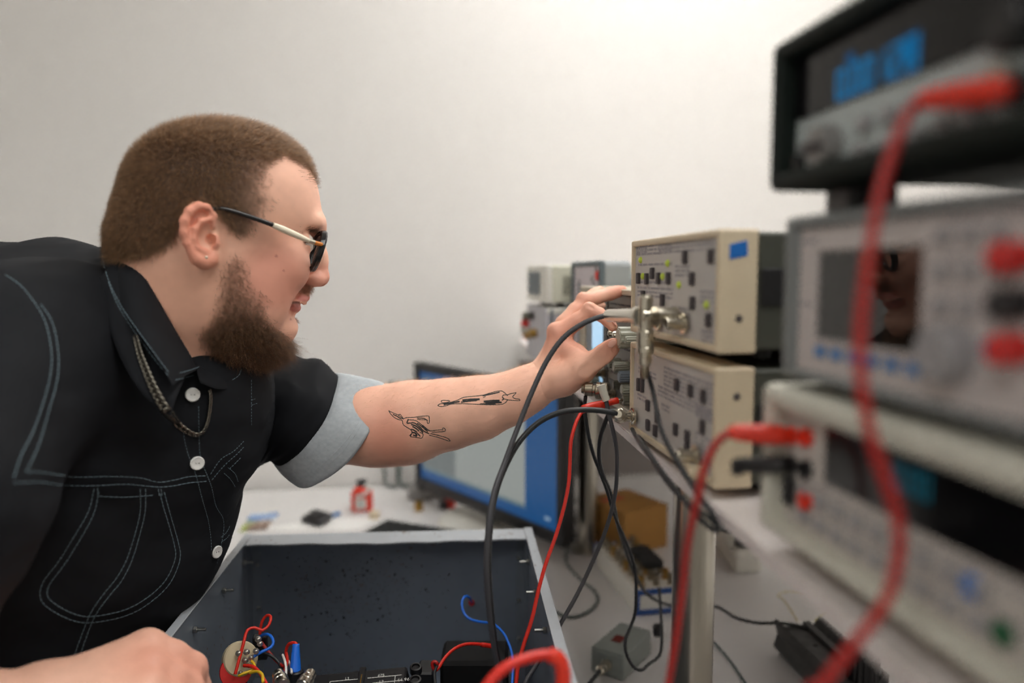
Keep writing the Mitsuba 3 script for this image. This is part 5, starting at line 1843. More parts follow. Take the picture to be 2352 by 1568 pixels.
part(mt, 'pointer', mtp(B(.0500, .0510, -.020, -.008, .004, .0046)), 'brass', False, label='brass pointer')

# terminal posts beside the meter
tp = thing('binding_post_strip', 'pair of black ribbed binding posts right of the panel instrument in the case', 'terminal')
for i, (u, v_) in enumerate(((955, 1524), (954, 1552))):
    p = at(u, v_, .79 - i * .03)
    part(tp, 'post', aim(lathe([(0, 0), (.0045, 0), (.0048, .008), (.0062, .0085), (.0064, .014), (.0058, .0155), (.0042, .0158), (.0038, .0135), (0, .0132)], 18), p - [0, 0, .016], [0, -.25, 1]), 'black_plastic')
    part(tp, 'stem', rod([p[0], p[1] + .004, TZ + .0022], [p[0], p[1] + .004, p[2] - .014], .0036, 12), 'black_plastic')
part(tp, 'base', rbox(p[0] - .010, p[0] + .010, p[1] - .02, p[1] + .055, TZ + .0021, TZ + .012, .001), 'black_matte')

# black transformer box
bx, M = box_at(1010, 1168, 1521, .86, .055, floor_h(at(1010, 1521, .86)) - .002, .004)
one('relay_box', bx, 'black_matte', 'black box with rounded edges at the right back inside the grey case', 'box')
bx, M = box_at(957, 995, 1545, .84, .03, floor_h(at(957, 1545, .84)) - .002, .002)
one('terminal_block', bx, 'black_plastic', 'small black block between the binding posts and the black box in the case', 'box')

# component board at the left wall
cbk = thing('component_board', 'cream and red wired component with solder joints at the left wall of the case', 'electronics')
mat('cream_ceramic', (196, 182, 150), .5)
mat('board_green', (40, 84, 48), .5)
mat('solder', (190, 186, 176), .3, .9)
p0 = at(548, 1512, .80)
part(cbk, 'body', aim(lathe([(0, 0), (.0165, 0), (.0175, .002), (.0175, .011), (.016, .013), (0, .013)], 24), p0, [.35, -.75, .35]), 'cream_ceramic')
q0 = at(540, 1540, .79)
part(cbk, 'wafer', aim(lathe([(0, 0), (.0155, 0), (.016, .001), (.016, .006), (0, .006)], 24), q0, [.35, -.75, .35]), 'red_cap', label='dark red wafer')
part(cbk, 'mount', rbox(p0[0] - .006, p0[0] + .006, p0[1] - .002, p0[1] + .010, TZ + .0021, p0[2], .001), 'black_matte')
part(cbk, 'circuit_board', cat([rbox(q0[0] - .012, q0[0] + .034, q0[1] - .050, q0[1] - .012, q0[2] - .022, q0[2] - .0200, .0004)]), 'board_green', label='green circuit board')
part(cbk, 'board_post', rod([q0[0] + .01, q0[1] - .03, TZ + .0021], [q0[0] + .01, q0[1] - .03, q0[2] - .022], .004, 10), 'black_matte')
g_ = np.random.default_rng(4)
for u, v_ in ((566, 1497), (577, 1510), (563, 1516), (571, 1528), (583, 1532), (552, 1545), (588, 1495), (575, 1542), (548, 1500), (597, 1478), (593, 1468)):
    m = trimesh.creation.icosphere(2, .0024 + .001 * g_.random())
    m.vertices = np.asarray(m.vertices) * (1 + .25 * (meshkit.noise(np.asarray(m.vertices) * 600, 3) - .5))[:, None]
    part(cbk, 'solder_joint', m.apply_translation(at(u, v_, .785)), 'solder', True)
part(cbk, 'bracket', rbox(*sum(([a, b] for a, b in zip(at(590, 1468, .82) - [.004, .004, .022], at(600, 1468, .82) + [.006, .006, .004])), []), .001), 'black_plastic')

# plugs inside the case
bp = thing('banana_plug', 'blue banana plug standing in a black socket inside the grey case', 'plug')
a, b = at(678, 1548, .79), at(680, 1478, .80)
part(bp, 'sleeve', sweep(np.array([a * (1 - t) + b * t for t in np.linspace(0, 1, 10)]), np.linspace(.0062, .0036, 10), 14), 'cable_blue', True)
part(bp, 'socket', rod(at(679, 1568, .79), a + UP * .004, .0085, 18), 'black_plastic')
part(bp, 'stem', rod([*at(679, 1568, .79)[:2], TZ + .0022], at(679, 1568, .79), .006, 12), 'black_plastic')
for i, (a, b, lab) in enumerate(((at(650, 1575, .72), at(636, 1540, .745), 'coax plug left of the blue banana plug inside the grey case'), (at(694, 1578, .72), at(716, 1543, .745), 'coax plug leaning right of the blue banana plug inside the grey case'))):
    k = thing('coax_plug', lab, 'plug')
    part(k, 'shell', bnc_plug(a, b - a, .026, .0072), 'nickel', 30)
    e_ = a - (b - a) / np.linalg.norm(b - a) * .0
    part(k, 'lead', sweep(spline([e_, e_ + [0, -.01, -.02], np.array([e_[0], e_[1] - .02, TZ + .006])], .004), .0028, 8), 'cable_black')

mkc = lambda name, pts, r, m, label, cat_='wire', tip=None: one(name, cable(pts, r, 8, .004), m, label, cat_, smooth=True)
mkc('hookup_wire', [(540, 1548, .775), (553, 1500, .785), (561, 1470, .79), (568, 1447, .80), (585, 1441, .805), (603, 1447, .805), (618, 1434, .81), (622, 1416, .815), (613, 1413, .82), (603, 1425, .82), (598, 1443, .82), (597, 1456, .82)], .0016, 'cable_red', 'red wire bent in a loop above the component board')
mkc('hookup_wire', [(598, 1462, .815), (607, 1456, .81), (621, 1459, .805), (628, 1473, .80), (622, 1486, .795), (602, 1496, .79), (588, 1504, .787), (579, 1510, .786)], .0016, 'cable_blue', 'short blue wire curling at the component board')
mkc('hookup_wire', [(600, 1474, .815), (615, 1494, .81), (630, 1512, .805), (643, 1524, .80), (652, 1530, .79)], .0017, 'cable_red_deep', 'dark red wire running from the bracket behind the blue plug')
mkc('hookup_wire', [(560, 1528, .78), (580, 1530, .775), (597, 1545, .765), (613, 1572, .745)], .0018, 'cable_red', 'red wire leaving the board at the bottom edge')
mkc('hookup_wire', [(578, 1518, .783), (585, 1527, .778), (580, 1538, .775), (560, 1546, .77), (548, 1552, .77)], .0014, 'cable_yellow', 'short yellow wire soldered to the component board')
mkc('hookup_wire', [(575, 1545, .772), (590, 1541, .768), (602, 1548, .760), (604, 1566, .745)], .0015, 'cable_yellow', 'second yellow wire bent down at the component board')
mkc('hookup_wire', [(682, 1482, .80), (678, 1476, .80), (664, 1478, .805), (657, 1494, .81), (660, 1515, .80), (655, 1535, .79), (650, 1545, .785)], .0017, 'cable_red', 'red wire arching beside the blue plug')
mkc('hookup_wire', [(649, 1503, .80), (655, 1520, .79), (657, 1540, .775), (655, 1570, .745)], .0013, 'cable_white', 'white wire left of the blue plug')
mkc('hookup_wire', [(662, 1517, .80), (668, 1528, .795), (670, 1545, .78)], .0013, 'cable_white', 'short white wire in front of the blue plug')
mkc('hookup_wire', [(606, 1500, .80), (622, 1505, .80), (640, 1520, .80), (650, 1545, .79)], .0016, 'cable_black', 'black wire behind the component board')
_d = ray(1083, 1383)
_b = np.array([bl[0], bl[1], TZ])
hole = EYE + _d * ((-.0020 - (EYE - _b) @ uy) / (_d @ uy))
mkc('hookup_wire', [hole, (1078, 1372, .985), (1069, 1369, .972), (1062, 1378, .962), (1062, 1398, .955), (1074, 1418, .948), (1098, 1427, .94), (1130, 1432, .925), (1155, 1452, .90), (1171, 1484, .87), (1178, 1520, .84), (1176, 1580, .80)], .0015, 'cable_blue', 'long blue wire coming from a hole in the back panel')
one('grommet', aim(lathe([(0.0015, 0), (.0040, 0), (.0042, .001), (.0036, .003), (.0018, .003), (.0015, 0)], 16), hole, -uy), 'red_cap', 'small red grommet where the blue wire leaves the back panel', 'grommet')
k = thing('test_lead', 'red lead arching in the case behind the long blue wire', 'cable')
part(k, 'wire', cable([(1000, 1540, .80), (1008, 1532, .805), (1022, 1510, .82), (1043, 1490, .835), (1070, 1479, .85), (1100, 1479, .86), (1112, 1481, .865)], .0018, 8), 'cable_red', True)
part(k, 'sleeve', cable([(1106, 1480, .863), (1120, 1482, .867), (1133, 1484, .871)], .0026, 8), 'cable_red', True)
part(k, 'loop', cable([(1000, 1540, .80), (994, 1532, .80), (993, 1522, .80), (1000, 1519, .80), (1006, 1526, .80)], .0018, 8), 'cable_red_deep', True)
mkc('hookup_wire', [(1004, 1528, .80), (998, 1545, .79), (1000, 1575, .77)], .0016, 'cable_black', 'black wire tied to the red lead next to the black box')

# ------------------------------------------------------------------ cables from the instruments
def lead(label, pts, r, m, plugs=(), seg=8, name='cable'):
    k = thing(name, label, 'cable')
    part(k, 'wire', cable(pts, r, seg), m, True)
    return k


teeX, teeY, teeZ = xT, yT, zT
k = lead('grey coax cable arching from the plug on the upper cream unit down into the case', [(1396, 724, .735), (1370, 730, .735), (1330, 748, .735), (1290, 780, .735), (1254, 832, .735), (1222, 900, .73), (1190, 980, .725), (1160, 1060, .715), (1135, 1130, .70), (1122, 1210, .69), (1117, 1300, .69), (1123, 1400, .70), (1135, 1490, .715), *fall(1150, 1590, .73, -.03, .02)], .0026, 'cable_grey', 0, 10)
a = at(1396, 724, .735)
tt = np.array([teeX - .004, teeY, teeZ])
part(k, 'plug', bnc_plug(tt, a - tt, np.linalg.norm(a - tt) - .002, .0076), 'nickel', 30, label='chrome BNC plug')
part(k, 'strain_relief', rod(a - (a - tt) / np.linalg.norm(a - tt) * .004, a + (a - tt) / np.linalg.norm(a - tt) * .002, .0038, 16), 'nickel_dark')
b2 = U2.st(1456, 955)
bn = np.array([AX - .014, AY - b2[0], Z1 + b2[1]])
k = lead('black coax cable curving left from the lower cream unit and joining the grey one', [(1418, 950, .735), (1380, 943, .735), (1340, 941, .735), (1290, 946, .735), (1240, 968, .733), (1196, 1010, .728), (1166, 1060, .722), (1142, 1120, .712), (1128, 1190, .705), (1122, 1290, .70), (1128, 1400, .712), (1140, 1500, .726), *fall(1158, 1590, .74, -.02, .04)], .0028, 'cable_black', 0, 10)
a = at(1420, 951, .735)
part(k, 'plug', bnc_plug(bn, a - bn, np.linalg.norm(a - bn) + .002, .0075), 'nickel', 30, label='chrome BNC plug')
k = lead('black cable hanging from the tee in front of the lower cream unit', [np.array([teeX, teeY, teeZ - .040]), (1500, 900, .640), (1512, 965, .615), (1535, 1025, .595), (1565, 1075, .575), (1600, 1128, .555), (1632, 1175, .54), (1648, 1208, .54), (1640, 1217, .55), (1600, 1183, .565), (1550, 1121, .60), (1508, 1066, .635), (1480, 1024, .67), (1465, 1002, .70), (1475, 1012, .76)], .0020, 'cable_black', 0, 10)
top_ = np.array([teeX, teeY, teeZ - .018])
part(k, 'plug', bnc_plug(top_, [0, 0, -1], .026, .0072), 'nickel', 30, label='chrome BNC plug hanging down')
part(k, 'relief', sweep(np.array([top_ + [0, 0, -.024], top_ + [0, 0, -.034]]), np.array([.0042, .0028]), 12), 'nickel_dark', True)

k = lead('red test lead hanging from the oscilloscope down into the grey case', [(1338, 944, .80), (1325, 965, .79), (1312, 1010, .78), (1309, 1060, .775), (1306, 1110, .77), (1294, 1170, .765), (1275, 1235, .76), (1255, 1290, .755), (1238, 1350, .75), (1222, 1420, .745), (1203, 1480, .74), (1190, 1530, .735), (1184, 1585, .73), *fall(1178, 1650, .73, -.03, -.05)], .0019, 'cable_red', 0, 10, 'test_lead')
part(k, 'plug', cable([(1338, 940, .800), (1356, 934, .803), (1376, 930, .806), (1394, 927, .808)], .0044, 12), 'red_plastic', True, label='red plug sleeve')
part(k, 'collar', cable([(1393, 927, .808), (1404, 923, .810), (1419, 919, .812)], .0036, 12), 'red_plastic', True)
part(k, 'pin', cable([(1418, 920, .812), (1430, 918, .814)], .0018, 8), 'nickel', True)
# coax plugs at the scope's lower edge
k = lead('thin black cable from the ringed plug below his wrist, looping over the grey box', [(1345, 910, .83), (1343, 940, .835), (1350, 990, .84), (1362, 1040, .85), (1378, 1083, .86), (1395, 1128, .87), (1410, 1180, .89), (1432, 1230, .91), (1450, 1275, .93), (1459, 1310, .94), (1461, 1350, .95), (1459, 1405, .955), (1448, 1440, .955), (1437, 1468, .95), (1437, 1495, .945), (1447, 1520, .945), (1460, 1535, .945), (1475, 1538, .95), (1490, 1525, .97), (1508, 1512, .99), (1518, 1495, 1.0), (1520, 1450, 1.02), (1518, 1410, 1.05), (1514, 1350, 1.09)], .0021, 'cable_black', 0, 8)
pa, pb_ = at(1345, 890, .83), at(1396, 898, .825)
part(k, 'plug', bnc_plug(pb_, at(1342, 893, .830) - pb_, np.linalg.norm(pa - pb_) + .004, .0092), 'nickel_dark', 30, label='ringed metal plug')
k = lead('thin black cable running behind the near steel post and away to the right', [(1398, 950, .82), (1388, 975, .825), (1378, 1010, .83), (1376, 1050, .84), (1385, 1090, .86), (1405, 1140, .88), (1418, 1200, .91), (1433, 1250, .96), (1455, 1310, 1.02), (1485, 1362, 1.10), (1530, 1387, 1.15), (1590, 1392, 1.17), (1645, 1393, 1.165), (1690, 1418, 1.13), (1740, 1430, 1.11), (1800, 1431, 1.105), (1860, 1444, 1.09), (1920, 1470, 1.06), (1980, 1495, 1.03)], .0024, 'cable_black', 0, 8)
part(k, 'plug', cable([(1424, 948, .812), (1408, 950, .818), (1396, 952, .82)], .0052, 12), 'nickel', 30, label='metal coax plug')
k = lead('dark grey cable from the pale-labelled plug, crossing down to the case', [(1392, 918, .80), (1397, 945, .80), (1407, 985, .80), (1416, 1030, .805), (1417, 1080, .81), (1412, 1140, .82), (1392, 1215, .83), (1362, 1288, .835), (1326, 1364, .83), (1286, 1435, .815), (1260, 1483, .80), (1230, 1530, .78), *fall(1200, 1590, .76, -.02, -.04)], .0023, 'cable_grey', 0, 8)
part(k, 'plug', cable([(1380, 884, .80), (1386, 900, .80), (1393, 920, .80)], np.linspace(.0048, .0040, len(spline([at(1380, 884, .80), at(1386, 900, .80), at(1393, 920, .80)], .005))), 12), 'dmm_bezel', 30, label='plug with a pale label')
k = lead('black cable leaving the shelf edge in front of the lower cream unit', [(1452, 985, .74), (1470, 1018, .68), (1500, 1060, .645), (1535, 1110, .61), (1570, 1147, .585), (1605, 1172, .56), (1630, 1190, .55), (1645, 1205, .55), (1665, 1215, .62)], .0019, 'cable_black', 0, 8)

# near red leads and plugs
k = lead('thick red lead from the top meter, hanging in front of the near stack', [(2118, 232, .318), (2085, 262, .316), (2056, 330, .314), (2025, 430, .312), (2004, 540, .310), (1986, 660, .308), (1976, 770, .306), (1976, 850, .305), (1986, 930, .304), (2003, 1010, .303), (2030, 1090, .302), (2055, 1160, .302), (2066, 1230, .302), (2060, 1300, .302), (2035, 1380, .303), (1985, 1450, .305), (1930, 1520, .307), (1882, 1585, .308), *fall(1842, 1660, .312, -.05, .03)], .0024, 'cable_red_deep', 0, 12, 'test_lead')
s, t = UM.st(2345, 205)
tip = np.array([MX - .004, MY - s, MZ + t])
a = at(2112, 230, .318)
part(k, 'plug', sweep(np.array([a * (1 - x) + tip * x for x in np.linspace(0, 1, 12)]), np.interp(np.linspace(0, 1, 12), [0, .12, .6, .9, 1], [.0030, .0044, .0052, .0052, .003]), 14), 'red_plastic', True, label='red banana plug')
s, t = UD.st(1824, 1000)
tip = np.array([DX - .003, DY - s, DZ + t])
a = at(1672, 992, .455)
k = lead('red lead plugged into the lowest meter, hanging past the near steel post', [(1676, 993, .455), (1650, 1012, .455), (1628, 1050, .455), (1612, 1095, .455), (1604, 1140, .455), (1592, 1190, .46), (1578, 1260, .47), (1570, 1340, .48), (1560, 1420, .485), (1548, 1500, .49), (1532, 1585, .495), *fall(1512, 1670, .50, .03, -.05)], .0024, 'cable_red_deep', 0, 12, 'test_lead')
part(k, 'plug', sweep(np.array([a * (1 - x) + tip * x for x in np.linspace(0, 1, 12)]), np.interp(np.linspace(0, 1, 12), [0, .15, .6, .9, 1], [.0030, .0050, .0060, .0056, .003]), 14), 'red_plastic', True, label='red banana plug')
s, t = UD.st(1822, 1066)
tip = np.array([DX - .003, DY - s, DZ + t])
a = at(1684, 1068, .47)
k = thing('black_banana_plug', 'black banana plug in the lowest meter below the red plug', 'plug')
part(k, 'sleeve', sweep(np.array([a * (1 - x) + tip * x for x in np.linspace(0, 1, 12)]), np.interp(np.linspace(0, 1, 12), [0, .15, .6, .9, 1], [.0036, .0048, .0052, .0050, .003]), 14), 'black_plastic', True)
part(k, 'screw', rod(at(1694, 1074, .465), at(1692, 1090, .465), .0035, 12), 'black_plastic')
k = lead('red lead with a thick red plug above the right wall of the case', [*fall(1060, 1680, .50, -.03, .02)[::-1], (1100, 1606, .502), (1130, 1560, .505), (1165, 1530, .51), (1205, 1513, .515), (1245, 1504, .52), (1272, 1503, .52)], .0036, 'cable_red', 0, 12, 'test_lead')
part(k, 'plug', cable([(1262, 1503, .52), (1282, 1512, .52), (1293, 1535, .52), (1294, 1565, .52), (1292, 1600, .52), (1290, 1640, .52)], .0052, 14), 'red_plastic', True, label='thick red plug')

# ------------------------------------------------------------------ monitor
mo = thing('monitor', 'black flat monitor showing a pale window on blue, standing on the bench below the shelf', 'monitor')
q_l, q_r = at(953, 1114, 1.845), at(1292, 1256, 1.42)
t_l = at(956, 828, 1.845)
mx = q_r - q_l
mx[2] = 0
mwid = np.linalg.norm(mx)
mx /= mwid
mz = np.array([0, 0, 1.0])
my = np.cross(mz, mx)          # away from the viewer of the screen
mhei = t_l[2] - q_l[2]
mbase = np.array([q_l[0], q_l[1], q_l[2]])


def mon(*b, c=.002):
    m = rbox(*b, c)
    M = np.eye(4)
    M[:3, 0], M[:3, 1], M[:3, 2], M[:3, 3] = mx, my, mz, mbase
    m.apply_transform(M)
    return m


bz = .020
part(mo, 'bezel', cat([mon(0, mwid, 0, .022, 0, bz * 1.25), mon(0, mwid, 0, .022, mhei - bz, mhei), mon(0, bz, 0, .022, 0, mhei), mon(mwid - bz, mwid, 0, .022, 0, mhei)]), 'black_plastic')
part(mo, 'back_shell', cat([mon(.004, mwid - .004, .020, .035, .004, mhei - .004), mon(.08, mwid - .08, .03, .06, .05, mhei - .05, c=.008)]), 'black_plastic')
zx = lambda x: bz + x * (mwid - 2 * bz)
zz = lambda z: bz * 1.25 + z * (mhei - bz * 2.25)


def screen_patch(parent, name, x0, x1, z0, z1, d, c, label=None):
    key = f'glow_{name}'
    if key not in scene:
        scene[key] = {'type': 'principled', 'base_color': rgb((20, 22, 26)), 'roughness': .35}
    k_ = part(parent, name, mon(zx(x0), zx(x1), .006 - d, .007 - d, zz(z0), zz(z1), c=0), key, False, label=label)
    emit(k_, c)
    return k_


SG = .42
scr = screen_patch(mo, 'screen', 0, 1, 0, 1, 0, [SG * x for x in (.010, .12, .36)], 'lit blue screen')
screen_patch(scr, 'window_panel', .02, .80, .085, .92, .0008, [SG * x for x in (.50, .54, .51)], 'pale grey-green program window')
screen_patch(scr, 'side_panel', .02, .30, .11, .90, .0012, [SG * x for x in (.26, .295, .29)], 'darker list column')
screen_patch(scr, 'title_bar', .02, .80, .90, .95, .0014, [SG * x for x in (.16,.26,.33)], 'blue title bar')
screen_patch(scr, 'status_bar', .02, .80, .085, .115, .0014, [SG * x for x in (.22, .32, .35)], 'status bar')
screen_patch(scr, 'text_line', .36, .52, .585, .60, .0016, [SG * x for x in (.26, .34, .62)], 'blue line of text')
screen_patch(scr, 'icon', .925, .955, .06, .085, .0016, [SG * x for x in (.4, .6, .8)], 'small desktop icon')
cx = mbase + mx * mwid * .5 + my * .06
part(mo, 'stand_neck', cat([rbox(cx[0] - .03, cx[0] + .03, cx[1] - .012, cx[1] + .012, TZ + .008, mbase[2] + .12, .004)]), 'black_plastic')
bs = lathe([(0, 0), (.115, 0), (.118, .003), (.110, .010), (.03, .014), (0, .014)], 40)
part(mo, 'stand_base', bs.apply_translation([cx[0] - .02, cx[1] + .02, TZ + .0003]), 'white_plastic', label='pale oval foot')

# ------------------------------------------------------------------ things on the bench at the back
ground = lambda u, v: onZ(u, v, TZ)
bt = thing('spray_bottle', 'red plastic bottle with white label and black cap at the back of the bench', 'bottle')
p = ground(831, 1177)
pz_ = (p - EYE) @ FW
wB = 48 * pz_ / FPX
hB = 58 * pz_ / FPX
part(bt, 'body', cat([rbox(p[0] - wB / 2, p[0] + wB / 2, p[1], p[1] + .03, TZ + .0004, TZ + hB * .86, .006), aim(lathe([(0, 0), (.021, 0), (.016, .007), (.009, .010), (0, .010)], 20), [p[0], p[1] + .015, TZ + hB * .84], [0, 0, 1])]), 'red_plastic')
part(bt, 'label', rbox(p[0] - wB * .30, p[0] + wB * .22, p[1] - .0006, p[1] + .002, TZ + hB * .14, TZ + hB * .56, .0004), 'white_plastic', label='white label')
for i in range(3):
    part(bt, 'label_print', rbox(p[0] - wB * .18, p[0] + wB * .10, p[1] - .0010, p[1] - .0005, TZ + hB * (.22 + i * .09), TZ + hB * (.26 + i * .09), .0001), 'amp_print')
part(bt, 'cap', cat([rod([p[0], p[1] + .015, TZ + hB * .98], [p[0], p[1] + .015, TZ + hB * 1.22], .010, 18), rbox(p[0] - .014, p[0] + .012, p[1] + .007, p[1] + .023, TZ + hB * 1.16, TZ + hB * 1.26, .003)]), 'black_plastic')
part(bt, 'handle', sweep(spline([[p[0] + .006, p[1] + .008, TZ + hB * 1.05], [p[0] + .018, p[1] + .0, TZ + hB * .98], [p[0] + .010, p[1] - .002, TZ + hB * .78], [p[0] - .012, p[1] - .002, TZ + hB * .66]], .004), .004, 8), 'cable_white', True, label='pale strap')

ph = thing('handheld_device', 'small black handheld device lying on the bench left of the red bottle', 'device')
p = ground(730, 1200)
rot = trimesh.transformations.rotation_matrix(-.75, [0, 0, 1])
m = rbox(-.030, .030, -.022, .022, 0, .014, .004)
til = trimesh.transformations.rotation_matrix(.25, [1, 0, 0])
m.apply_transform(rot @ til)
m.apply_translation([p[0], p[1], TZ - m.bounds[0][2] + .0004])
part(ph, 'body', m, 'black_plastic')
m = rbox(-.018, .018, -.012, .012, .0138, .0146, .0002)
m.apply_transform(rot @ til)
m.apply_translation([p[0], p[1], TZ + .0058])
part(ph, 'screen', m, 'window_black', label='dark screen')
q = ground(758, 1190)
one('pen_cap', rod([q[0], q[1], TZ + .005], [q[0] + .02, q[1] + .02, TZ + .005], .0045, 12), 'gen_blue', 'small blue cap next to the black handheld device', 'cap')

kb_ = thing('keyboard', 'black keyboard on the bench behind the grey case', 'keyboard')
p = ground(868, 1222)
kx = np.array([math.cos(-.55), math.sin(-.55), 0])
M = np.eye(4)
M[:3, 0], M[:3, 1], M[:3, 3] = kx, [-kx[1], kx[0], 0], [p[0] - .035, p[1] - .05, TZ + .0004]
kbm = rbox(0, .27, -.03, .10, 0, .016, .004)
kbm.apply_transform(M)
part(kb_, 'base', kbm, 'black_plastic')
for r in range(5):
    for c in range(11):
        m = rbox(.010 + c * .0215, .028 + c * .0215, -.020 + r * .0225, -.002 + r * .0225, .0155, .0215, .0025)
        m.apply_transform(M)
        part(kb_, 'key', m, 'rubber_black')
pc = [ground(*q) for q in ((548, 1222), (612, 1216), (641, 1179), (578, 1181))]
PY0, PY1, PX0 = pc[0][1], pc[3][1], pc[0][0]


def photo_print(p, n, uv):
    t = (p.y - PY0) / (PY1 - PY0)
    s = (p.x - PX0) * 12
    w = noise(p.x * 70, p.y * 70)
    sky_ = mix(lin((96, 134, 186)), lin((190, 204, 220)), smoothstep(.35, .75, noise(p.x * 45 + 3, p.y * 45)))
    land = mix(lin((150, 168, 70)), lin((120, 96, 84)), smoothstep(.15, .35, s + .3 * w - .1))
    land = mix(land, lin((206, 190, 176)), smoothstep(.62, .75, noise(p.x * 110, p.y * 90)))
    return mix(land, sky_, smoothstep(.42, .55, t + .25 * (w - .5)))


mat('photo_sky', mikit.proc(photo_print), .5)
pc = [ground(*q) for q in ((548, 1222), (612, 1216), (641, 1179), (578, 1181))]
pm = trimesh.convex.convex_hull(np.array([[*q[:2], TZ + e] for q in pc for e in (.0004, .0025)]))
one('picture_card', pm, 'photo_sky', 'glossy picture card with a landscape lying on the bench beside the man', 'card', smooth=False)
pap = [ground(*q) for q in ((585, 1216), (760, 1190), (870, 1190), (820, 1216))]
mat('paper', (232, 231, 228), .6)
one('paper_sheet', trimesh.convex.convex_hull(np.array([[*q[:2], TZ + e] for q in pap for e in (.0002, .0006)])), 'paper', 'white paper sheet under the small black device', 'paper', smooth=False)
for (u, r, lab) in ((880, .0035, 'thin grey cable hanging down the wall left of the monitor'), (911, .0055, 'thicker grey cable hanging down the wall next to the monitor')):
    a, b = onY(u - 8 if r < .005 else u - 3, 1000, RY1 - .007), onY(u + 5, 1170, RY1 - .007)
    p = [np.array([a[0] - .01, RY1 - .007, 1.02]), np.array([a[0], RY1 - .007, a[2]]), np.array([(a[0] + b[0]) / 2 + .006, RY1 - .009, (a[2] + b[2]) / 2]), np.array([b[0], RY1 - .012, TZ + .03]), np.array([b[0] + .004, RY1 - .03, TZ + .008]), np.array([b[0] + .03, RY1 - .06, TZ + .006])]
    one('wall_cable', sweep(spline(p, .006), r, 10), 'cable_green', lab, 'cable', smooth=True)
for (u, v_, r, h, m, lab, ct) in ((962, 1172, .010, .022, 'brass', 'small brass tin left of the monitor foot', 'tin'), (1034, 1164, .012, .020, 'red_plastic', 'small red cap under the monitor', 'cap'), (1019, 1166, .011, .016, 'black_plastic', 'small black cap beside the red one under the monitor', 'cap'), (968, 1145, .014, .016, 'scope_case', 'small beige cap near the foot of the wall cables', 'cap'), (860, 1190, .012, .016, 'cream_case', 'small cream knob behind the keyboard', 'knob')):
    q = ground(u, v_)
    one('stopper' if ct == 'cap' else ('tin' if ct == 'tin' else 'loose_knob'), lathe([(0, 0), (r, 0), (r, h * .8), (r * .8, h), (0, h)], 18).apply_translation([q[0], q[1], TZ + .0004]), m, lab, ct)
one('cushion_pad', rbox(*(lambda q: (q[0] - .05, q[0] + .06, q[1], q[1] + .05, TZ + .0004, TZ + .035))(ground(985, 1150)), .008), 'meter_dial', 'grey block on the bench behind the small caps', 'box')

# carton, attenuator box, power strip, grey box, black moulding
mat('cardboard', mottled((160, 118, 66), (176, 132, 76), 25), .75, spec=.15)
ct = thing('carton', 'small brown cardboard carton with red print on the bench behind the steel post', 'box')
cl_, crn = ground(1362, 1252), ground(1432, 1278)
crr = ground(1498, 1262)
w1 = crr - crn
w1n = np.linalg.norm(w1)
x_ = w1 / w1n
y_ = np.array([-x_[1], x_[0], 0])
dC = .13
M = np.eye(4)
M[:3, 0], M[:3, 1], M[:3, 3] = x_, y_, [crn[0], crn[1], TZ + .0004]
hC = .085
tr_ = lambda m: (m.apply_transform(M), m)[1]
part(ct, 'body', tr_(rbox(0, w1n + .04, 0, dC, 0, hC, .0012)), 'cardboard')
part(ct, 'flap', tr_(cat([rbox(.001, w1n + .039, .001, dC / 2 - .001, hC - .0005, hC + .0015, .0004), rbox(.001, w1n + .039, dC / 2 + .001, dC - .001, hC - .0005, hC + .0015, .0004)])), 'cardboard')
part(ct, 'print', tr_(cat([rbox(.012 + .014 * i, .022 + .014 * i, .075, .095, hC + .0014, hC + .0018, .0002) for i in range(4)])), 'red_cap', label='faded red print')

at_ = thing('attenuator_box', 'long white box with metal connectors and blue ends, left of the near steel post', 'electronics')
a0, a1, a2 = ground(1366, 1296), ground(1462, 1416), ground(1545, 1402)
ly = a0 - a1
Ln = np.linalg.norm(ly)
ly /= Ln
lx = np.array([ly[1], -ly[0], 0])
wA = abs((a2 - a1) @ lx) + .02
M = np.eye(4)
M[:3, 0], M[:3, 1], M[:3, 3] = lx, ly, [a1[0], a1[1], TZ + .0006]
hA = .040
mat('blue_end', (24, 66, 128), .45)
tr2 = lambda m: (m.apply_transform(M), m)[1]
part(at_, 'body', tr2(rbox(0, wA, .006, Ln, 0, hA, .002)), 'white_plastic')
part(at_, 'end_frame', tr2(cat([rbox(-.001, wA + .001, 0, .008, 0, .007, .002), rbox(-.001, wA + .001, 0, .008, hA - .007, hA + .001, .002), rbox(-.001, .006, 0, .008, 0, hA, .002), rbox(wA - .006, wA + .001, 0, .008, 0, hA, .002)])), 'blue_end', label='blue end frame')
part(at_, 'end_frame', tr2(rbox(-.001, wA + .001, Ln - .004, Ln + .004, 0, hA + .001, .002)), 'blue_end', label='blue end frame')
for i in range(9):
    for j in range(3):
        y = .022 + i * (Ln - .04) / 8
        x = wA * (.18 + .30 * j)
        m = aim(lathe([(0, 0), (.0062, 0), (.0062, .003), (.0045, .0035), (.0045, .012), (.0058, .0125), (.0055, .017), (.003, .0175), (.003, .014), (0, .014)], 12), [x, y, hA - .0005], [0, 0, 1])
        part(at_, 'connector', tr2(m), 'nickel_dark' if (i + j) % 3 else 'brass')
for i, y in enumerate((.095, .055)):
    m = rbox(wA * .40, wA * .80, y, y + .034, hA + .012, hA + .028, .003)
    part(at_, 'switch_block', tr2(m), 'rubber_black')

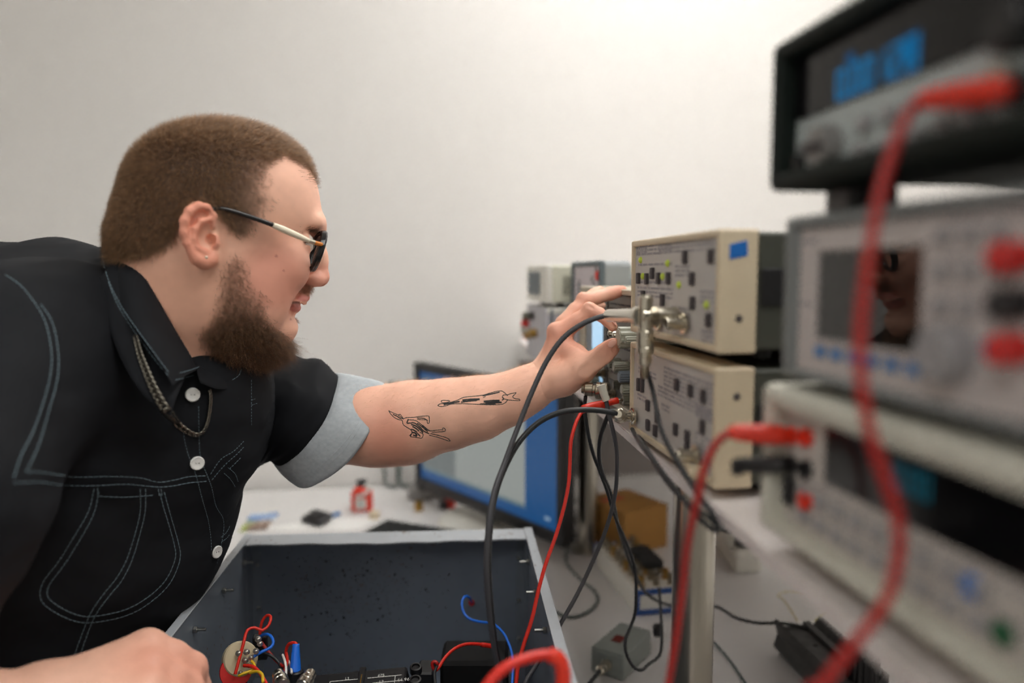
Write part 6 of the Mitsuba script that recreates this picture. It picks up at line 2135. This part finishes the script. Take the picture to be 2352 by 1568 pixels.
gb = thing('filter_box', 'small grey metal box with a red window and coax plug on the bench', 'electronics')
g0, g1, g2 = ground(1432, 1566), ground(1380, 1530), ground(1496, 1502)
ex = g2 - g0
exn = np.linalg.norm(ex)
ex /= exn
ey = np.array([-ex[1], ex[0], 0])
wG = abs((g1 - g0) @ ey) + .006
M = np.eye(4)
M[:3, 0], M[:3, 1], M[:3, 3] = ex, ey, [g0[0], g0[1], TZ + .0006]
mat('filter_grey', (126, 132, 128), .5)
tr3 = lambda m: (m.apply_transform(M), m)[1]
hG = .034
part(gb, 'body', tr3(rbox(0, exn, 0, wG, 0, hG, .002)), 'filter_grey')
part(gb, 'lid', tr3(rbox(.001, exn - .001, .001, wG - .001, hG - .0005, hG + .0014, .0008)), 'filter_grey')
mat('red_window', (92, 24, 20), .25)
part(gb, 'window', tr3(rbox(exn * .33, exn * .55, wG * .40, wG * .70, hG + .0010, hG + .0026, .0006)), 'red_window', label='dark red window')
part(gb, 'lettering', tr3(cat([rbox(exn * .66 + .004 * i, exn * .66 + .003 + .004 * i, wG * .5, wG * .5 + .004, hG + .0012, hG + .0017, .0001) for i in range(5)])), 'amp_print', label='small grey print', kind='stuff')
part(gb, 'coax_socket', tr3(aim(lathe([(0, 0), (.008, 0), (.008, .002), (.0055, .003), (.0055, .006), (.0070, .0065), (.0070, .012), (.0055, .013), (.0065, .0135), (.0065, .020), (.004, .023), (0, .023)], 18), [0, wG * .5, hG * .5], [-1, 0, 0])), 'nickel')
pE = (M @ np.array([-.021, wG * .5, hG * .5, 1]))[:3]
one('cable', sweep(spline([pE, pE - ex * .02 + [0, 0, -.003], pE - ex * .05 + [-.01, -.01, -.010]], .004), .0026, 8), 'cable_black', 'short black cable leaving the coax plug of the small grey box', 'cable', smooth=True)
q = ground(1512, 1478)
one('cable_clip', rbox(q[0] - .008, q[0] + .006, q[1] - .005, q[1] + .006, TZ + .012, TZ + .030, .002), 'black_plastic', 'small black clip on the thin cable right of the grey box', 'clip')

ps = thing('power_strip', 'white multi-socket power strip with black plugs on the bench right of the steel post', 'power strip')
s0, s1 = ground(1688, 1318), ground(1620, 1232)
sw = ground(1745, 1316)
yv = s1 - s0
yn = np.linalg.norm(yv) + .06
yv /= np.linalg.norm(yv)
xv = np.array([yv[1], -yv[0], 0])
wS = .050
M = np.eye(4)
M[:3, 0], M[:3, 1], M[:3, 3] = xv, yv, [s0[0], s0[1], TZ + .0006]
tr4 = lambda m: (m.apply_transform(M), m)[1]
part(ps, 'body', tr4(rbox(0, wS, 0, yn, 0, .040, .005)), 'white_plastic')
for i in range(4):
    part(ps, 'socket', tr4(rod([wS / 2, .035 + i * .042, .0392], [wS / 2, .035 + i * .042, .0408], .0185, 24)), 'dmm_bezel')
for y in (.034, .118):
    part(ps, 'plug', tr4(cat([rod([wS / 2, y, .041], [wS / 2, y, .058], .016, 18), rbox(wS / 2 - .006, wS / 2 + .006, y - .012, y + .012, .055, .068, .003)])), 'black_plastic')

bm_ = thing('heat_sink', 'black ridged moulding lying on the bench at the lower right', 'part')
h0, h1 = ground(1790, 1500), ground(1860, 1575)
hd_ = h1 - h0
hd_ /= np.linalg.norm(hd_)
hp = np.array([-hd_[1], hd_[0], 0])
pr = Polygon([(0, 0), (.055, 0), (.060, .012), (.066, .050), (.060, .052), (.050, .040), (.044, .040), (.044, .046), (.034, .046), (.034, .040), (.006, .040), (-.006, .052), (-.010, .050), (-.004, .030), (-.010, .012)])
m = trimesh.creation.extrude_polygon(pr, .16, engine='earcut')
M = np.eye(4)
M[:3, 0], M[:3, 1], M[:3, 2] = hp, [0, 0, 1], hd_
M[:3, 3] = [h0[0], h0[1], TZ + .0006]
m.apply_transform(M)
mat('cast_grey', mottled((44, 45, 45), (58, 58, 57), 120), .6)
part(bm_, 'body', m, 'cast_grey', False)
sc0 = h0 + hp * .022 + hd_ * .06
part(bm_, 'screw_hole', rod([sc0[0], sc0[1], TZ + .0395], [sc0[0], sc0[1], TZ + .0412], .0035, 12), 'black_matte')
cyl = ground(1990, 1575)
k = thing('black_canister', 'black ribbed cylinder under the shelf edge at the lower right', 'part')
ctop = at(1985, 1486, .96)
part(k, 'body', aim(ribbed(.020, ctop[2] - TZ - .001, 18, .06), [ctop[0], ctop[1], TZ + .0006], [0, 0, 1]), 'black_plastic', 30)
part(k, 'cap', aim(lathe([(0, 0), (.019, 0), (.019, .003), (.017, .005), (.015, .003), (0, .003)], 24), [ctop[0], ctop[1], ctop[2] - .0006], [0, 0, 1]), 'black_plastic')
# loose cables on the bench
g3 = lambda u, v, h=.0026: ground(u, v) + np.array([0, 0, h])
one('cable', sweep(spline([g3(1310, 1240), g3(1300, 1290), g3(1330, 1330), g3(1365, 1360), g3(1372, 1385), g3(1345, 1412), g3(1305, 1420), g3(1275, 1408)], .006), .0022, 8), 'cable_green', 'thin grey-green cable curving on the bench behind the case', 'cable', smooth=True)
one('cable', sweep(spline([g3(1640, 1478), g3(1672, 1515), g3(1700, 1555), g3(1730, 1600)], .006), .0018, 8), 'cable_green', 'thin straight cable on the bench right of the steel post', 'cable', smooth=True)
mat('cable_straw', (190, 178, 130), .5)
one('bare_wire', sweep(spline([g3(1830, 1470, .03), g3(1800, 1420, .03), g3(1785, 1408, .03), g3(1810, 1398, .03), g3(1850, 1388, .02), g3(1890, 1386, .01)], .005), .0011, 6), 'cable_straw', 'thin straw-coloured wire above the black moulding', 'wire', smooth=True)
one('bare_wire', sweep(spline([g3(1870, 1470, .03), g3(1900, 1445, .03), g3(1940, 1440, .03), g3(1960, 1446, .02)], .005), .0011, 6), 'cable_straw', 'second straw-coloured wire right of the first one', 'wire', smooth=True)
for i in range(6):
    g_ = np.random.default_rng(30 + i)
    c = ground(1312, 1232) + np.array([g_.uniform(-.03, .03), g_.uniform(-.03, .06), 0])
    an = np.linspace(0, 2 * np.pi * 1.3, 26)
    ra = g_.uniform(.025, .05)
    pts = np.stack([c[0] + ra * np.cos(an + i), c[1] + ra * .8 * np.sin(an + i), TZ + .003 + .016 * i * .6 + .008 * (1 + np.sin(an * 1.7 + i))], 1)
    one('tangled_cable', sweep(pts, .0021, 6), 'cable_black', 'dark cable coiled in the tangle between monitor and carton', 'cable', group='tangled cables behind the monitor', smooth=True)
